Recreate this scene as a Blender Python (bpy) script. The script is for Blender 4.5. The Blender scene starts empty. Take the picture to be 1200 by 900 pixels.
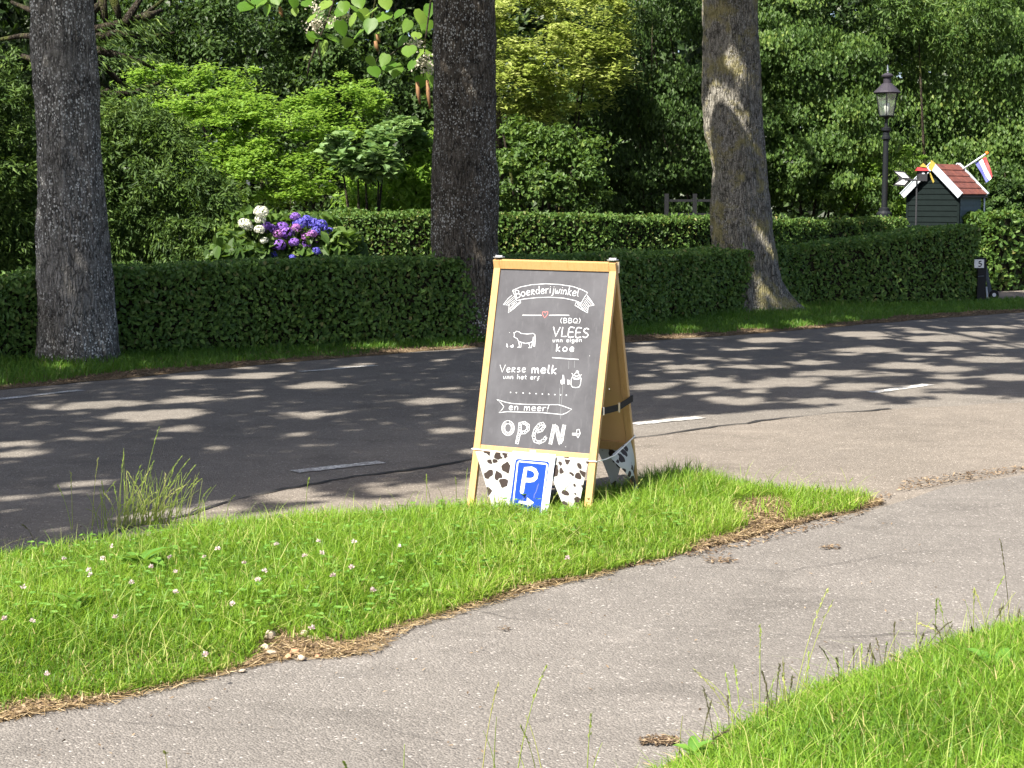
import bpy, bmesh, math, random
import numpy as np
from mathutils import Vector, Matrix, noise as mnoise

SC = bpy.context.scene
COL = SC.collection
random.seed(7)
rng = np.random.default_rng(7)

# ------------------------------------------------------------------ camera, sky, sun, exposure
F = 2000.0                     # focal length in photo pixels (photo is 1200 x 900)
CAMH = 1.43
PITCH = math.atan(220 / F)
cam_data = bpy.data.cameras.new('camera')
cam_data.sensor_width = 36.0
cam_data.lens = 36.0 * F / 1200.0
cam_data.clip_start = 0.05
cam_data.clip_end = 2000
cam = bpy.data.objects.new('camera', cam_data)
cam.location = (0, 0, CAMH)
cam.rotation_euler = (math.pi / 2 - PITCH, 0, 0)
COL.objects.link(cam)
SC.camera = cam

SUN_E = math.radians(50)       # elevation
SUN_PHI = math.radians(41)     # heading the shadows fall to, from +Y towards +X
SDIR = np.array([math.sin(SUN_PHI) * math.cos(SUN_E), math.cos(SUN_PHI) * math.cos(SUN_E), -math.sin(SUN_E)])
world = bpy.data.worlds.new('World')
SC.world = world
world.use_nodes = True
wn = world.node_tree.nodes
sky = wn.new('ShaderNodeTexSky')
sky.sky_type = 'NISHITA'
sky.sun_disc = False
sky.sun_elevation = SUN_E
sky.sun_rotation = SUN_PHI + math.pi      # the sun stands opposite to the way shadows fall
sky.air_density = 0.7
sky.dust_density = 3.0
sky.ozone_density = 0.6
world.node_tree.links.new(sky.outputs[0], wn['Background'].inputs[0])
wn['Background'].inputs[1].default_value = 0.095
sl = bpy.data.lights.new('sun', 'SUN')
sl.energy = 5.0
sl.angle = math.radians(0.5)
sl.color = (1.0, 0.93, 0.82)
so = bpy.data.objects.new('sun', sl)
so.rotation_euler = Vector(SDIR).to_track_quat('-Z', 'Y').to_euler()
so.location = (-20, -20, 40)
COL.objects.link(so)
vs = SC.view_settings
vs.view_transform = 'Standard'
vs.look = 'None'
vs.gamma = 1.0
vs.use_curve_mapping = False
vs.exposure = 1.58
SC.render.engine = 'CYCLES'
SC.cycles.max_bounces = 6
SC.cycles.transparent_max_bounces = 8
SC.cycles.sample_clamp_indirect = 4

# ------------------------------------------------------------------ pixel <-> place helpers
FW = np.array([0, math.cos(PITCH), -math.sin(PITCH)])
UP = np.array([0, math.sin(PITCH), math.cos(PITCH)])
O = np.array([0, 0, CAMH])
def ray(u, v):
    return np.array([(u - 600) / F, 0, 0]) + FW - UP * ((v - 450) / F)
def G(u, v, z=0.0):
    r = ray(u, v); t = (z - CAMH) / r[2]
    return O + r * t
def P(u, v, y):
    r = ray(u, v)
    return O + r * (y / r[1])
def PL(u, v, o, n):
    r = ray(u, v); t = np.dot(o - O, n) / np.dot(r, n)
    return O + r * t
def proj(p):
    q = np.asarray(p, float) - O
    d = q @ FW
    return np.stack([600 + F * q[..., 0] / d, 450 - F * (q @ UP) / d], -1)
def lerp_tab(tab, x):
    xs = [a for a, b in tab]; ys = [b for a, b in tab]
    return np.interp(x, xs, ys)

# ------------------------------------------------------------------ object helpers
def link(o, parent=None):
    COL.objects.link(o)
    if parent is not None: o.parent = parent
    return o
def tag(o, label=None, cat=None, group=None, kind=None):
    if label: o['label'] = label
    if cat: o['category'] = cat
    if group: o['group'] = group
    if kind: o['kind'] = kind
    return o
def empty(name, loc=(0, 0, 0), rot=(0, 0, 0)):
    o = bpy.data.objects.new(name, None)
    o.location = loc; o.rotation_euler = rot; o.empty_display_size = 0.1
    return link(o)
def raw_mesh(name, verts, faces_flat, nper, mat, attrs=None, smooth=False):
    """verts (N,3), faces_flat (M*nper,) all faces with nper corners"""
    me = bpy.data.meshes.new(name)
    verts = np.asarray(verts, np.float32)
    faces_flat = np.asarray(faces_flat, np.int32).ravel()
    m = len(faces_flat) // nper
    me.vertices.add(len(verts)); me.vertices.foreach_set('co', verts.ravel())
    me.loops.add(len(faces_flat)); me.loops.foreach_set('vertex_index', faces_flat)
    me.polygons.add(m); me.polygons.foreach_set('loop_start', np.arange(0, m * nper, nper, dtype=np.int32))
    me.update(calc_edges=True)
    me.polygons.foreach_set('use_smooth', np.full(m, smooth, dtype=bool))
    if attrs:
        for k, a in attrs.items():
            at = me.attributes.new(k, 'FLOAT', 'POINT')
            at.data.foreach_set('value', np.asarray(a, np.float32))
    if mat: me.materials.append(mat)
    return me
def mobj(name, me, parent=None):
    return link(bpy.data.objects.new(name, me), parent)
class MB:
    """collects boxes, tubes, lathes and polygons into one mesh object"""
    def __init__(s): s.v = []; s.f = []
    def add(s, verts, faces):
        b = len(s.v); s.v += [tuple(map(float, p)) for p in verts]; s.f += [tuple(b + i for i in f) for f in faces]
    def box(s, c, d, rot=None):
        c = np.array(c, float); h = np.array(d, float) / 2
        pts = [np.array([x, y, z]) * h for x in (-1, 1) for y in (-1, 1) for z in (-1, 1)]
        if rot is not None: pts = [np.array(rot) @ p for p in pts]
        s.add([c + p for p in pts], [(0, 1, 3, 2), (4, 6, 7, 5), (0, 4, 5, 1), (2, 3, 7, 6), (0, 2, 6, 4), (1, 5, 7, 3)])
    def bar(s, a, b, w, t, side):
        """a box from a to b, w across along `side`, t along the third axis"""
        a = np.array(a, float); b = np.array(b, float); d = b - a; L = np.linalg.norm(d); d /= L
        x = np.array(side, float); x -= d * np.dot(x, d); x /= np.linalg.norm(x); y = np.cross(d, x)
        s.box((a + b) / 2, (w, t, L), np.stack([x, y, d], 1))
    def tube(s, pts, rad, seg=8, cap=True):
        pts = [np.array(p, float) for p in pts]; n = len(pts)
        if not hasattr(rad, '__len__'): rad = [rad] * n
        vs_ = []; ref = np.array([0.13, 0.21, 1.0])
        for i, p in enumerate(pts):
            t = pts[min(i + 1, n - 1)] - pts[max(i - 1, 0)]; t = t / (np.linalg.norm(t) + 1e-9)
            r0 = ref if abs(np.dot(t, ref) / np.linalg.norm(ref)) < .93 else np.array([1.0, .1, 0])
            a = np.cross(t, r0); a /= np.linalg.norm(a); b = np.cross(t, a)
            for k in range(seg):
                q = 2 * math.pi * k / seg
                vs_.append(p + rad[i] * (a * math.cos(q) + b * math.sin(q)))
        fs = []
        for i in range(n - 1):
            for k in range(seg):
                k2 = (k + 1) % seg
                fs.append((i * seg + k, i * seg + k2, (i + 1) * seg + k2, (i + 1) * seg + k))
        if cap: fs += [tuple(range(seg))[::-1], tuple((n - 1) * seg + k for k in range(seg))]
        s.add(vs_, fs)
    def lathe(s, prof, seg=16, at=(0, 0, 0)):
        n = len(prof); vs_ = []
        for r, z in prof:
            for k in range(seg):
                q = 2 * math.pi * (k + .5) / seg
                vs_.append((at[0] + r * math.cos(q), at[1] + r * math.sin(q), at[2] + z))
        fs = []
        for i in range(n - 1):
            for k in range(seg):
                k2 = (k + 1) % seg
                fs.append((i * seg + k, i * seg + k2, (i + 1) * seg + k2, (i + 1) * seg + k))
        fs += [tuple(range(seg))[::-1], tuple((n - 1) * seg + k for k in range(seg))]
        s.add(vs_, fs)
    def poly(s, pts): s.add(pts, [tuple(range(len(pts)))])
    def mesh(s, name, mat, bevel=0.0, smooth=False):
        me = bpy.data.meshes.new(name); me.from_pydata(s.v, [], s.f)
        if bevel:
            bm = bmesh.new(); bm.from_mesh(me)
            bmesh.ops.bevel(bm, geom=bm.edges[:], offset=bevel, segments=2, affect='EDGES', profile=.6)
            bm.to_mesh(me); bm.free()
        me.polygons.foreach_set('use_smooth', np.full(len(me.polygons), smooth, dtype=bool))
        me.update()
        if mat: me.materials.append(mat)
        return me
    def build(s, name, mat, parent=None, bevel=0.0, smooth=False):
        return mobj(name, s.mesh(name, mat, bevel, smooth), parent)

# ------------------------------------------------------------------ materials
class NT:
    def __init__(s, name):
        s.m = bpy.data.materials.new(name); s.m.use_nodes = True
        s.t = s.m.node_tree; s.n = s.t.nodes; s.bsdf = s.n['Principled BSDF']; s.out = s.n['Material Output']
    def new(s, typ, **kw):
        nd = s.n.new('ShaderNode' + typ)
        for k, v in kw.items():
            if k.startswith('i_'): nd.inputs[k[2:]].default_value = v
            else: setattr(nd, k, v)
        return nd
    def link(s, a, b): s.t.links.new(a, b)
    def coords(s, kind='Object'):
        return s.new('TexCoord').outputs[kind]
    def noise(s, scale, detail=4, rough=.55, vec=None, dist=0):
        nd = s.new('TexNoise'); nd.inputs['Scale'].default_value = scale; nd.inputs['Detail'].default_value = detail
        nd.inputs['Roughness'].default_value = rough; nd.inputs['Distortion'].default_value = dist
        if vec is not None: s.link(vec, nd.inputs['Vector'])
        return nd.outputs['Fac']
    def voro(s, scale, vec=None, feature='F1', out='Distance', rand=1.0):
        nd = s.new('TexVoronoi', feature=feature); nd.inputs['Scale'].default_value = scale; nd.inputs['Randomness'].default_value = rand
        if vec is not None: s.link(vec, nd.inputs['Vector'])
        return nd.outputs[out]
    def ramp(s, fac, stops, interp='LINEAR'):
        nd = s.new('ValToRGB'); cr = nd.color_ramp; cr.interpolation = interp
        while len(cr.elements) < len(stops): cr.elements.new(0.5)
        for e, (p, c) in zip(cr.elements, stops):
            e.position = p; e.color = (c[0], c[1], c[2], 1) if hasattr(c, '__len__') else (c, c, c, 1)
        s.link(fac, nd.inputs[0]); return nd.outputs[0]
    def mix(s, fac, a, b, mode='MIX'):
        nd = s.new('MixRGB', blend_type=mode)
        for sock, v in ((nd.inputs[0], fac), (nd.inputs[1], a), (nd.inputs[2], b)):
            if isinstance(v, (int, float)): sock.default_value = v
            elif hasattr(v, '__len__'): sock.default_value = (v[0], v[1], v[2], 1)
            else: s.link(v, sock)
        return nd.outputs[0]
    def math(s, op, a, b=0.0):
        nd = s.new('Math', operation=op)
        for sock, v in ((nd.inputs[0], a), (nd.inputs[1], b)):
            if isinstance(v, (int, float)): sock.default_value = v
            else: s.link(v, sock)
        return nd.outputs[0]
    def scale_vec(s, vec, sc):
        nd = s.new('Mapping'); s.link(vec, nd.inputs['Vector']); nd.inputs['Scale'].default_value = sc; return nd.outputs[0]
    def set(s, color=None, rough=None, spec=None, metal=None, bump=None, bstr=.3, bdist=.01):
        b = s.bsdf
        for nm, v in (('Base Color', color), ('Roughness', rough), ('Specular IOR Level', spec), ('Metallic', metal)):
            if v is None: continue
            sock = b.inputs[nm]
            if isinstance(v, (int, float)): sock.default_value = v
            elif hasattr(v, '__len__'): sock.default_value = (v[0], v[1], v[2], 1)
            else: s.link(v, sock)
        if bump is not None:
            nd = s.new('Bump'); nd.inputs['Strength'].default_value = bstr; nd.inputs['Distance'].default_value = bdist
            s.link(bump, nd.inputs['Height']); s.link(nd.outputs[0], b.inputs['Normal'])
        return s

def plain(name, color, rough=.6, spec=.3, metal=0.0, vary=.15, scale=30):
    t = NT(name); co = t.coords()
    n = t.noise(scale, 5, .6, co)
    c = t.mix(t.math('MULTIPLY', n, 1.0), [x * (1 - vary) for x in color], [min(1, x * (1 + vary)) for x in color])
    t.set(c, rough, spec, metal, bump=n, bstr=.1, bdist=.003)
    return t.m
def leaf_mat(name, stops, trans=.35, tcol=None, rough=.45, spec=.35):
    t = NT(name)
    at = t.new('Attribute', attribute_name='rnd').outputs['Fac']
    c = t.ramp(at, stops)
    t.set(c, rough, spec)
    tr = t.new('BsdfTranslucent')
    tc = t.mix(.6, c, tcol or (.14, .22, .02))
    t.link(tc, tr.inputs['Color'])
    mx = t.new('MixShader'); mx.inputs[0].default_value = trans
    t.link(t.bsdf.outputs[0], mx.inputs[1]); t.link(tr.outputs[0], mx.inputs[2]); t.link(mx.outputs[0], t.out.inputs[0])
    return t.m

def asphalt(name, base, dark, speck, ang=0.0, patch=.5):
    t = NT(name); co = t.coords()
    big = t.noise(.7, 5, .6, co); mid = t.noise(6, 5, .6, co)
    st = t.voro(140, co); stc = t.voro(140, co, out='Color'); fine = t.noise(420, 2, .6, co)
    c = t.mix(t.ramp(big, [(.35, 0.0), (.7, 1.0)]), dark, base)
    blot = t.noise(1.7, 6, .7, t.scale_vec(co, (1, 1.5, 1)), .6)
    c = t.mix(t.ramp(blot, [(.34, .55), (.47, 0.0)]), c, [x * .66 for x in dark])
    c = t.mix(t.ramp(blot, [(.57, 0.0), (.68, .5)]), c, [min(1, x * 1.3) for x in base])
    c = t.mix(t.math('MULTIPLY', t.ramp(mid, [(.4, 0.0), (.65, 1.0)]), patch), c, [x * .72 for x in base])
    g = t.new('SeparateColor'); t.link(stc, g.inputs[0])
    c = t.mix(.55, c, t.mix(1.0, c, t.ramp(g.outputs[0], [(0, .6), (.6, .95), (.9, 1.15), (1, 1.6)]), 'MULTIPLY'))
    c = t.mix(t.ramp(g.outputs[1], [(.975, 0.0), (.99, .8)]), c, speck)
    c = t.mix(t.ramp(fine, [(.3, .25), (.5, 0.0)]), c, (.02, .02, .022))
    h = t.math('ADD', t.math('MULTIPLY', st, -1.0), t.math('MULTIPLY', fine, .35))
    t.set(c, .9, .08, bump=h, bstr=.7, bdist=.006)
    return t.m
M = {}
M['road'] = asphalt('road_asphalt', (.21, .192, .17), (.165, .152, .137), (.4, .37, .33))
M['apron'] = asphalt('apron_asphalt', (.215, .19, .163), (.172, .153, .133), (.42, .38, .33))
M['path'] = asphalt('path_asphalt', (.188, .175, .162), (.15, .14, .13), (.38, .36, .34), patch=.3)
def soil_mat():
    t = NT('soil'); co = t.coords()
    n = t.noise(9, 6, .7, co); k = t.noise(90, 4, .7, co)
    c = t.ramp(n, [(.3, (.05, .035, .022)), (.5, (.13, .092, .055)), (.7, (.25, .19, .12))])
    c = t.mix(t.ramp(k, [(.4, 0.0), (.65, .7)]), c, (.3, .23, .14))
    t.set(c, .95, .1, bump=k, bstr=.8, bdist=.02); return t.m
M['soil'] = soil_mat()
def ground_mat():
    t = NT('ground'); co = t.coords(); n = t.noise(2, 6, .7, co)
    t.set(t.ramp(n, [(.35, (.028, .022, .014)), (.6, (.05, .055, .022)), (.75, (.075, .055, .03))]), .95, .1, bump=t.noise(40, 4, .7, co), bstr=.8, bdist=.03); return t.m
M['ground'] = ground_mat()
def paint_mat():
    t = NT('road_paint'); co = t.coords(); n = t.noise(60, 5, .75, co); m2 = t.noise(7, 4, .6, co)
    w = t.ramp(t.math('ADD', n, t.math('MULTIPLY', m2, .5)), [(.6, 1.0), (.78, .15)])
    t.set(t.mix(w, (.16, .15, .14), (.78, .78, .76)), .7, .3, bump=n, bstr=.3, bdist=.003); return t.m
M['paint'] = paint_mat()
def bark_mat(name, lo, hi, lichen, amount, moss=None):
    t = NT(name); co = t.coords()
    v = t.scale_vec(co, (1, 1, .22)); n = t.noise(22, 6, .7, v); fine = t.noise(70, 5, .7, co)
    c = t.ramp(n, [(.32, lo), (.62, hi)])
    c = t.mix(t.ramp(fine, [(.48, 0.0), (.72, .6)]), c, [x * 1.8 for x in hi])
    wv = t.new('VectorMath', operation='MULTIPLY_ADD'); nzc = t.new('TexNoise'); nzc.inputs['Scale'].default_value = 14; t.link(co, nzc.inputs['Vector'])
    t.link(nzc.outputs['Color'], wv.inputs[0]); wv.inputs[1].default_value = (.05, .05, .05); t.link(co, wv.inputs[2])
    crack = t.voro(34, t.scale_vec(wv.outputs[0], (1, 1, .17)), 'DISTANCE_TO_EDGE')
    ck = t.math('MULTIPLY', t.ramp(crack, [(.0, .95), (.2, 0.0)]), t.ramp(t.noise(9, 4, .7, co), [(.35, .25), (.6, 1.0)]))
    c = t.mix(ck, c, [x * .35 for x in lo])  # bark cracks, with the shade inside the crevices put into the colour
    sp = t.voro(52, t.scale_vec(co, (1, 1, .75)), out='Distance'); area = t.noise(1.6, 4, .65, co)
    szc = t.new('SeparateColor'); t.link(t.voro(52, t.scale_vec(co, (1, 1, .75)), out='Color'), szc.inputs[0])
    edge = t.math('ADD', t.math('MULTIPLY', szc.outputs[0], .34), t.math('MULTIPLY', fine, .5))
    spot = t.math('MULTIPLY', t.ramp(t.math('SUBTRACT', edge, sp), [(.11, 0.0), (.14, 1.0)]), t.ramp(area, [(.42, .1), (.58, 1.0)]))
    c = t.mix(t.math('MULTIPLY', spot, amount), c, lichen)
    if moss:
        mm = t.ramp(t.noise(3.2, 5, .7, co), [(.50, 0.0), (.62, .85)])
        c = t.mix(mm, c, moss)
    h = t.math('ADD', t.math('SUBTRACT', n, t.math('MULTIPLY', ck, .6)), t.math('MULTIPLY', fine, .35))
    t.set(c, .92, .15, bump=h, bstr=1.0, bdist=.03); return t.m
M['bark_grey'] = bark_mat('bark_grey', (.095, .09, .08), (.25, .237, .215), (.72, .72, .68), .95)
M['bark_dark'] = bark_mat('bark_dark', (.05, .042, .033), (.15, .13, .105), (.6, .6, .56), .85)
M['bark_moss'] = bark_mat('bark_moss', (.09, .083, .068), (.27, .255, .22), (.44, .44, .4), .6, (.25, .225, .1))
M['limb'] = bark_mat('limb_bark', (.015, .012, .009), (.05, .04, .03), (.15, .16, .13), .4, (.06, .075, .015))
def wood_mat():
    t = NT('pine_wood'); co = t.coords('Generated'); ob = t.coords()
    n = t.noise(8, 5, .6, t.scale_vec(ob, (9, 9, 1.0)), .8); f = t.noise(160, 3, .6, t.scale_vec(ob, (1, 1, .06)))
    c = t.ramp(n, [(.3, (.37, .22, .085)), (.5, (.45, .28, .12)), (.62, (.40, .24, .095)), (.75, (.31, .175, .06))])
    c = t.mix(t.ramp(f, [(.4, .35), (.6, 0.0)]), c, (.42, .24, .08))
    t.set(c, .42, .4, bump=f, bstr=.08, bdist=.002); return t.m
M['wood'] = wood_mat()
M['wood_back'] = plain('hardboard_back', (.54, .33, .14), .6, .3, vary=.12, scale=4)
def board_mat():
    t = NT('chalkboard_face'); co = t.coords()
    n = t.noise(5, 5, .6, co); st = t.noise(14, 4, .6, t.scale_vec(co, (4, 4, .5)))
    c = t.mix(t.ramp(n, [(.35, 0.0), (.65, .9)]), (.043, .043, .05), (.074, .075, .085))
    c = t.mix(t.ramp(st, [(.55, 0.0), (.75, .35)]), c, (.11, .113, .125))
    t.set(c, .5, .3, bump=n, bstr=.02, bdist=.001); return t.m
M['board'] = board_mat()
def chalk_mat(name, col):
    t = NT(name); n = t.noise(500, 3, .7, t.coords())
    t.set(t.mix(t.ramp(n, [(.3, .35), (.55, 0.0)]), col, [x * .6 for x in col]), .8, .2); return t.m
M['chalk'] = chalk_mat('white_chalk_pen', (.66, .68, .71))
M['chalk_soft'] = chalk_mat('soft_chalk_pen', (.17, .178, .19))
M['chalk_red'] = chalk_mat('red_chalk_pen', (.62, .17, .16))
M['strap'] = plain('black_webbing', (.010, .010, .011), .6, .15)
M['steel'] = plain('bright_steel', (.8, .8, .8), .3, .5, 1.0, vary=.05)
M['buckle'] = plain('buckle', (.55, .45, .3), .4, .5)
M['paper'] = plain('laminated_paper', (.52, .55, .64), .4, .2, vary=.03, scale=6)
M['sign_blue'] = plain('printed_blue', (.004, .036, .31), .4, .2, vary=.06, scale=6)
M['print_white'] = plain('printed_white', (.6, .62, .68), .35, .3, vary=.03)
M['string'] = plain('white_cord', (.75, .73, .7), .8, .2)
def cow_mat():
    t = NT('cow_print_cloth'); co = t.coords('UV')
    nz = t.new('TexNoise'); nz.inputs['Scale'].default_value = 9; nz.inputs['Detail'].default_value = 1.0; t.link(co, nz.inputs['Vector'])
    ad = t.new('VectorMath', operation='MULTIPLY_ADD'); t.link(nz.outputs['Color'], ad.inputs[0])
    ad.inputs[1].default_value = (.11, .11, .0); t.link(co, ad.inputs[2])
    d = t.voro(8.6, ad.outputs[0], rand=.7)
    sc = t.new('SeparateColor'); t.link(t.voro(8.6, ad.outputs[0], out='Color', rand=.7), sc.inputs[0])
    thr = t.math('ADD', t.math('MULTIPLY', sc.outputs[0], .18), .37)
    k = t.ramp(t.math('SUBTRACT', thr, d), [(.0, 0.0), (.03, 1.0)])
    c = t.mix(k, (.5, .51, .49), (.035, .024, .02))
    t.set(c, .55, .3)
    tr = t.new('BsdfTranslucent'); t.link(t.mix(1.0, c, (.5, .5, .5), 'MULTIPLY'), tr.inputs['Color'])
    mx = t.new('MixShader'); mx.inputs[0].default_value = .3
    t.link(t.bsdf.outputs[0], mx.inputs[1]); t.link(tr.outputs[0], mx.inputs[2]); t.link(mx.outputs[0], t.out.inputs[0])
    return t.m
M['cow'] = cow_mat()
M['lamp_metal'] = plain('lamp_paint', (.012, .014, .017), .45, .2)
M['lamp_roof'] = plain('lamp_roof_paint', (.035, .032, .042), .5, .2)
M['bulb'] = plain('bulb_glass', (.75, .75, .72), .3, .5)
def glass_mat():
    t = NT('lamp_glass')
    g = t.new('BsdfGlossy'); g.inputs['Roughness'].default_value = .08; g.inputs['Color'].default_value = (.8, .85, .85, 1)
    tr = t.new('BsdfTransparent'); tr.inputs['Color'].default_value = (.88, .92, .9, 1)
    df = t.new('BsdfDiffuse'); df.inputs['Color'].default_value = (.5, .54, .5, 1)
    m1 = t.new('MixShader'); m1.inputs[0].default_value = .13; t.link(tr.outputs[0], m1.inputs[1]); t.link(df.outputs[0], m1.inputs[2])
    m2 = t.new('MixShader'); m2.inputs[0].default_value = .12; t.link(m1.outputs[0], m2.inputs[1]); t.link(g.outputs[0], m2.inputs[2])
    t.link(m2.outputs[0], t.out.inputs[0]); return t.m
M['glass'] = glass_mat()
M['shed_green'] = plain('shed_green_boards', (.007, .0115, .0115), .75, .06, vary=.3, scale=12)
M['shed_blue'] = plain('shed_side_boards', (.085, .11, .125), .65, .15, vary=.25, scale=12)  # paler bluish sides: reflected sky put into the board colour
M['white_trim'] = plain('white_trim', (.46, .51, .56), .55, .3, vary=.08)
def roof_mat():
    t = NT('roof_felt'); co = t.coords(); n = t.noise(7, 5, .65, co); k = t.noise(60, 3, .6, co)
    t.set(t.mix(t.ramp(k, [(.4, .3), (.6, 0.0)]), t.ramp(n, [(.35, (.105, .038, .032)), (.65, (.2, .07, .05))]), (.07, .03, .028)), .75, .25, bump=k, bstr=.3, bdist=.006); return t.m
M['roof'] = roof_mat()
for k, c in (('red', (.3, .035, .04)), ('white', (.6, .6, .63)), ('blue', (.09, .1, .36)), ('orange', (.75, .16, .02)), ('yellow', (.4, .31, .06)), ('black', (.012, .013, .015)), ('grey', (.06, .075, .09)), ('darkgrey', (.035, .036, .04))):
    M[k] = plain('paint_' + k, c, .55, .2, vary=.1)
M['plate'] = plain('number_plate', (.66, .68, .68), .4, .4, vary=.05)
M['rubber'] = plain('tyre_rubber', (.015, .015, .015), .8, .2)
M['twigs'] = plain('hedge_twigs', (.022, .02, .012), .95, .1, vary=.4, scale=18)
M['stone'] = plain('stone', (.36, .3, .23), .85, .2, vary=.35, scale=25)
M['stone_red'] = plain('brick_stone', (.42, .22, .13), .85, .2, vary=.3, scale=25)
# foliage
M['grass'] = leaf_mat('grass_blades', [(0, (.058, .135, .012)), (.35, (.125, .24, .02)), (.7, (.19, .315, .032)), (.92, (.25, .35, .06)), (1, (.42, .35, .16))], .42, (.4, .58, .045), .5, .3)
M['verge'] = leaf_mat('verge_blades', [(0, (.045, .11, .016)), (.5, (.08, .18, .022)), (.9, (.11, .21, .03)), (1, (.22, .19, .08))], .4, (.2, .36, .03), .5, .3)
M['straw'] = leaf_mat('dry_straw', [(0, (.11, .075, .04)), (.4, (.22, .155, .08)), (.8, (.36, .27, .15)), (1, (.5, .4, .25))], .15, (.4, .3, .15), .7, .2)
M['litter'] = leaf_mat('leaf_litter', [(0, (.06, .04, .026)), (.6, (.15, .105, .066)), (1, (.3, .23, .15))], .1, (.2, .13, .06), .8, .2)
M['stalk'] = leaf_mat('seed_stalks', [(0, (.15, .24, .035)), (.5, (.25, .33, .07)), (.85, (.38, .36, .15)), (1, (.08, .07, .045))], .38, (.46, .58, .1), .6, .3)
M['clover'] = leaf_mat('clover_heads', [(0, (.5, .36, .36)), (1, (.74, .66, .62))], .3, (.7, .6, .6), .7, .2)
M['weed'] = leaf_mat('weed_leaves', [(0, (.08, .19, .03)), (1, (.14, .27, .045))], .35, (.28, .46, .05), .55, .2)
M['hedge'] = leaf_mat('hedge_leaves', [(0, (.042, .088, .02)), (.45, (.095, .18, .038)), (.85, (.14, .235, .05)), (.96, (.17, .24, .06)), (1, (.22, .2, .08))], .25, (.18, .33, .03), .5, .3)
M['hedge2'] = leaf_mat('rear_hedge_leaves', [(0, (.036, .078, .016)), (.5, (.07, .138, .027)), (.9, (.11, .185, .04)), (1, (.2, .19, .06))], .3, (.21, .32, .04), .5, .25)
M['conifer'] = leaf_mat('conifer_sprays', [(0, (.024, .05, .015)), (.5, (.05, .095, .02)), (.85, (.09, .15, .028)), (1, (.15, .21, .045))], .22, (.15, .25, .03), .55, .2)
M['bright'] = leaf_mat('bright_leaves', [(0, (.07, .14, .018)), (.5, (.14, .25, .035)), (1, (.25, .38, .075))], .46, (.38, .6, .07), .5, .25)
M['maple'] = leaf_mat('pale_maple_leaves', [(0, (.08, .16, .05)), (.6, (.15, .25, .09)), (1, (.24, .34, .14))], .35, (.28, .44, .1), .5, .3)
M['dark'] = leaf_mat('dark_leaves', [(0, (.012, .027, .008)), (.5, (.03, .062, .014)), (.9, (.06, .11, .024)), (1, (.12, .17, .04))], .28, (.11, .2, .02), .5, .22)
M['golden'] = leaf_mat('golden_leaves', [(0, (.14, .22, .03)), (.5, (.28, .34, .075)), (1, (.42, .45, .18))], .42, (.48, .58, .12), .55, .2)
M['ivy'] = leaf_mat('ivy_leaves', [(0, (.026, .055, .014)), (.5, (.058, .112, .024)), (.85, (.105, .172, .035)), (1, (.19, .24, .06))], .3, (.19, .33, .03), .5, .25)
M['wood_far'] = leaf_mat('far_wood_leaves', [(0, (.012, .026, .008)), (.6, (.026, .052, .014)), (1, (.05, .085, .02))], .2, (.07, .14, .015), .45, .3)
M['crown'] = leaf_mat('crown_leaves', [(0, (.03, .065, .014)), (1, (.07, .12, .025))], .3, (.12, .22, .02), .45, .35)
M['catalpa'] = leaf_mat('catalpa_leaves', [(0, (.06, .15, .016)), (.5, (.12, .23, .028)), (1, (.21, .32, .06))], .5, (.36, .54, .05), .45, .3)
M['petal_white'] = leaf_mat('white_petals', [(0, (.62, .64, .5)), (1, (.82, .82, .76))], .3, (.7, .72, .55), .6, .2)
M['petal_cream'] = leaf_mat('cream_petals', [(0, (.4, .38, .3)), (1, (.6, .56, .48))], .3, (.6, .55, .4), .6, .2)
M['petal_blue'] = leaf_mat('blue_petals', [(0, (.06, .06, .34)), (.6, (.11, .1, .5)), (1, (.2, .17, .6))], .2, (.15, .13, .5), .6, .2)
M['petal_purple'] = leaf_mat('purple_petals', [(0, (.14, .06, .33)), (.6, (.22, .1, .46)), (1, (.33, .18, .55))], .2, (.26, .13, .46), .6, .2)
M['petal_pink'] = leaf_mat('pink_petals', [(0, (.28, .1, .34)), (1, (.42, .2, .48))], .2, (.4, .18, .44), .6, .2)
M['stem'] = plain('green_stem', (.06, .09, .025), .7, .2)
M['pod'] = plain('brown_pod', (.2, .11, .055), .7, .2)

# ------------------------------------------------------------------ leaf and blade scatterers
def unit(a): return a / (np.linalg.norm(a, axis=-1, keepdims=True) + 1e-9)
def leaves(name, pos, direc, nrm, L, W, mat, parent=None, fold=.18, hexa=False, rnd=None, kind=None):
    """one leaf per position: folded along its midrib, `direc` towards its tip, `nrm` its upper side"""
    n = len(pos); d = unit(np.asarray(direc, float)); s = unit(np.cross(d, nrm)); up = np.cross(s, d)
    L = np.broadcast_to(np.asarray(L, float), (n,))[:, None]; W = np.broadcast_to(np.asarray(W, float), (n,))[:, None]
    if rnd is None: rnd = rng.random(n)
    if not hexa:
        v = np.stack([pos - d * L * .5, pos + s * W * .5 + up * W * fold - d * L * .05, pos + d * L * .5, pos - s * W * .5 + up * W * fold - d * L * .05], 1)
        b = (np.arange(n) * 4)[:, None]; f = np.concatenate([b + [0, 1, 2], b + [0, 2, 3]], 1); k = 4
    else:
        v = np.stack([pos - d * L * .5, pos + s * W * .48 + up * W * fold - d * L * .22, pos + s * W * .36 + up * W * fold * .7 + d * L * .22, pos + d * L * .5 - up * L * .06,
                      pos - s * W * .36 + up * W * fold * .7 + d * L * .22, pos - s * W * .48 + up * W * fold - d * L * .22], 1)
        b = (np.arange(n) * 6)[:, None]; f = np.concatenate([b + [0, 1, 2], b + [0, 2, 3], b + [0, 3, 4], b + [0, 4, 5]], 1); k = 6
    me = raw_mesh(name, v.reshape(-1, 3), f.ravel(), 3, mat, {'rnd': np.repeat(rnd, k)})
    o = mobj(name, me, parent)
    if kind: o['kind'] = kind
    return o
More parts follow.
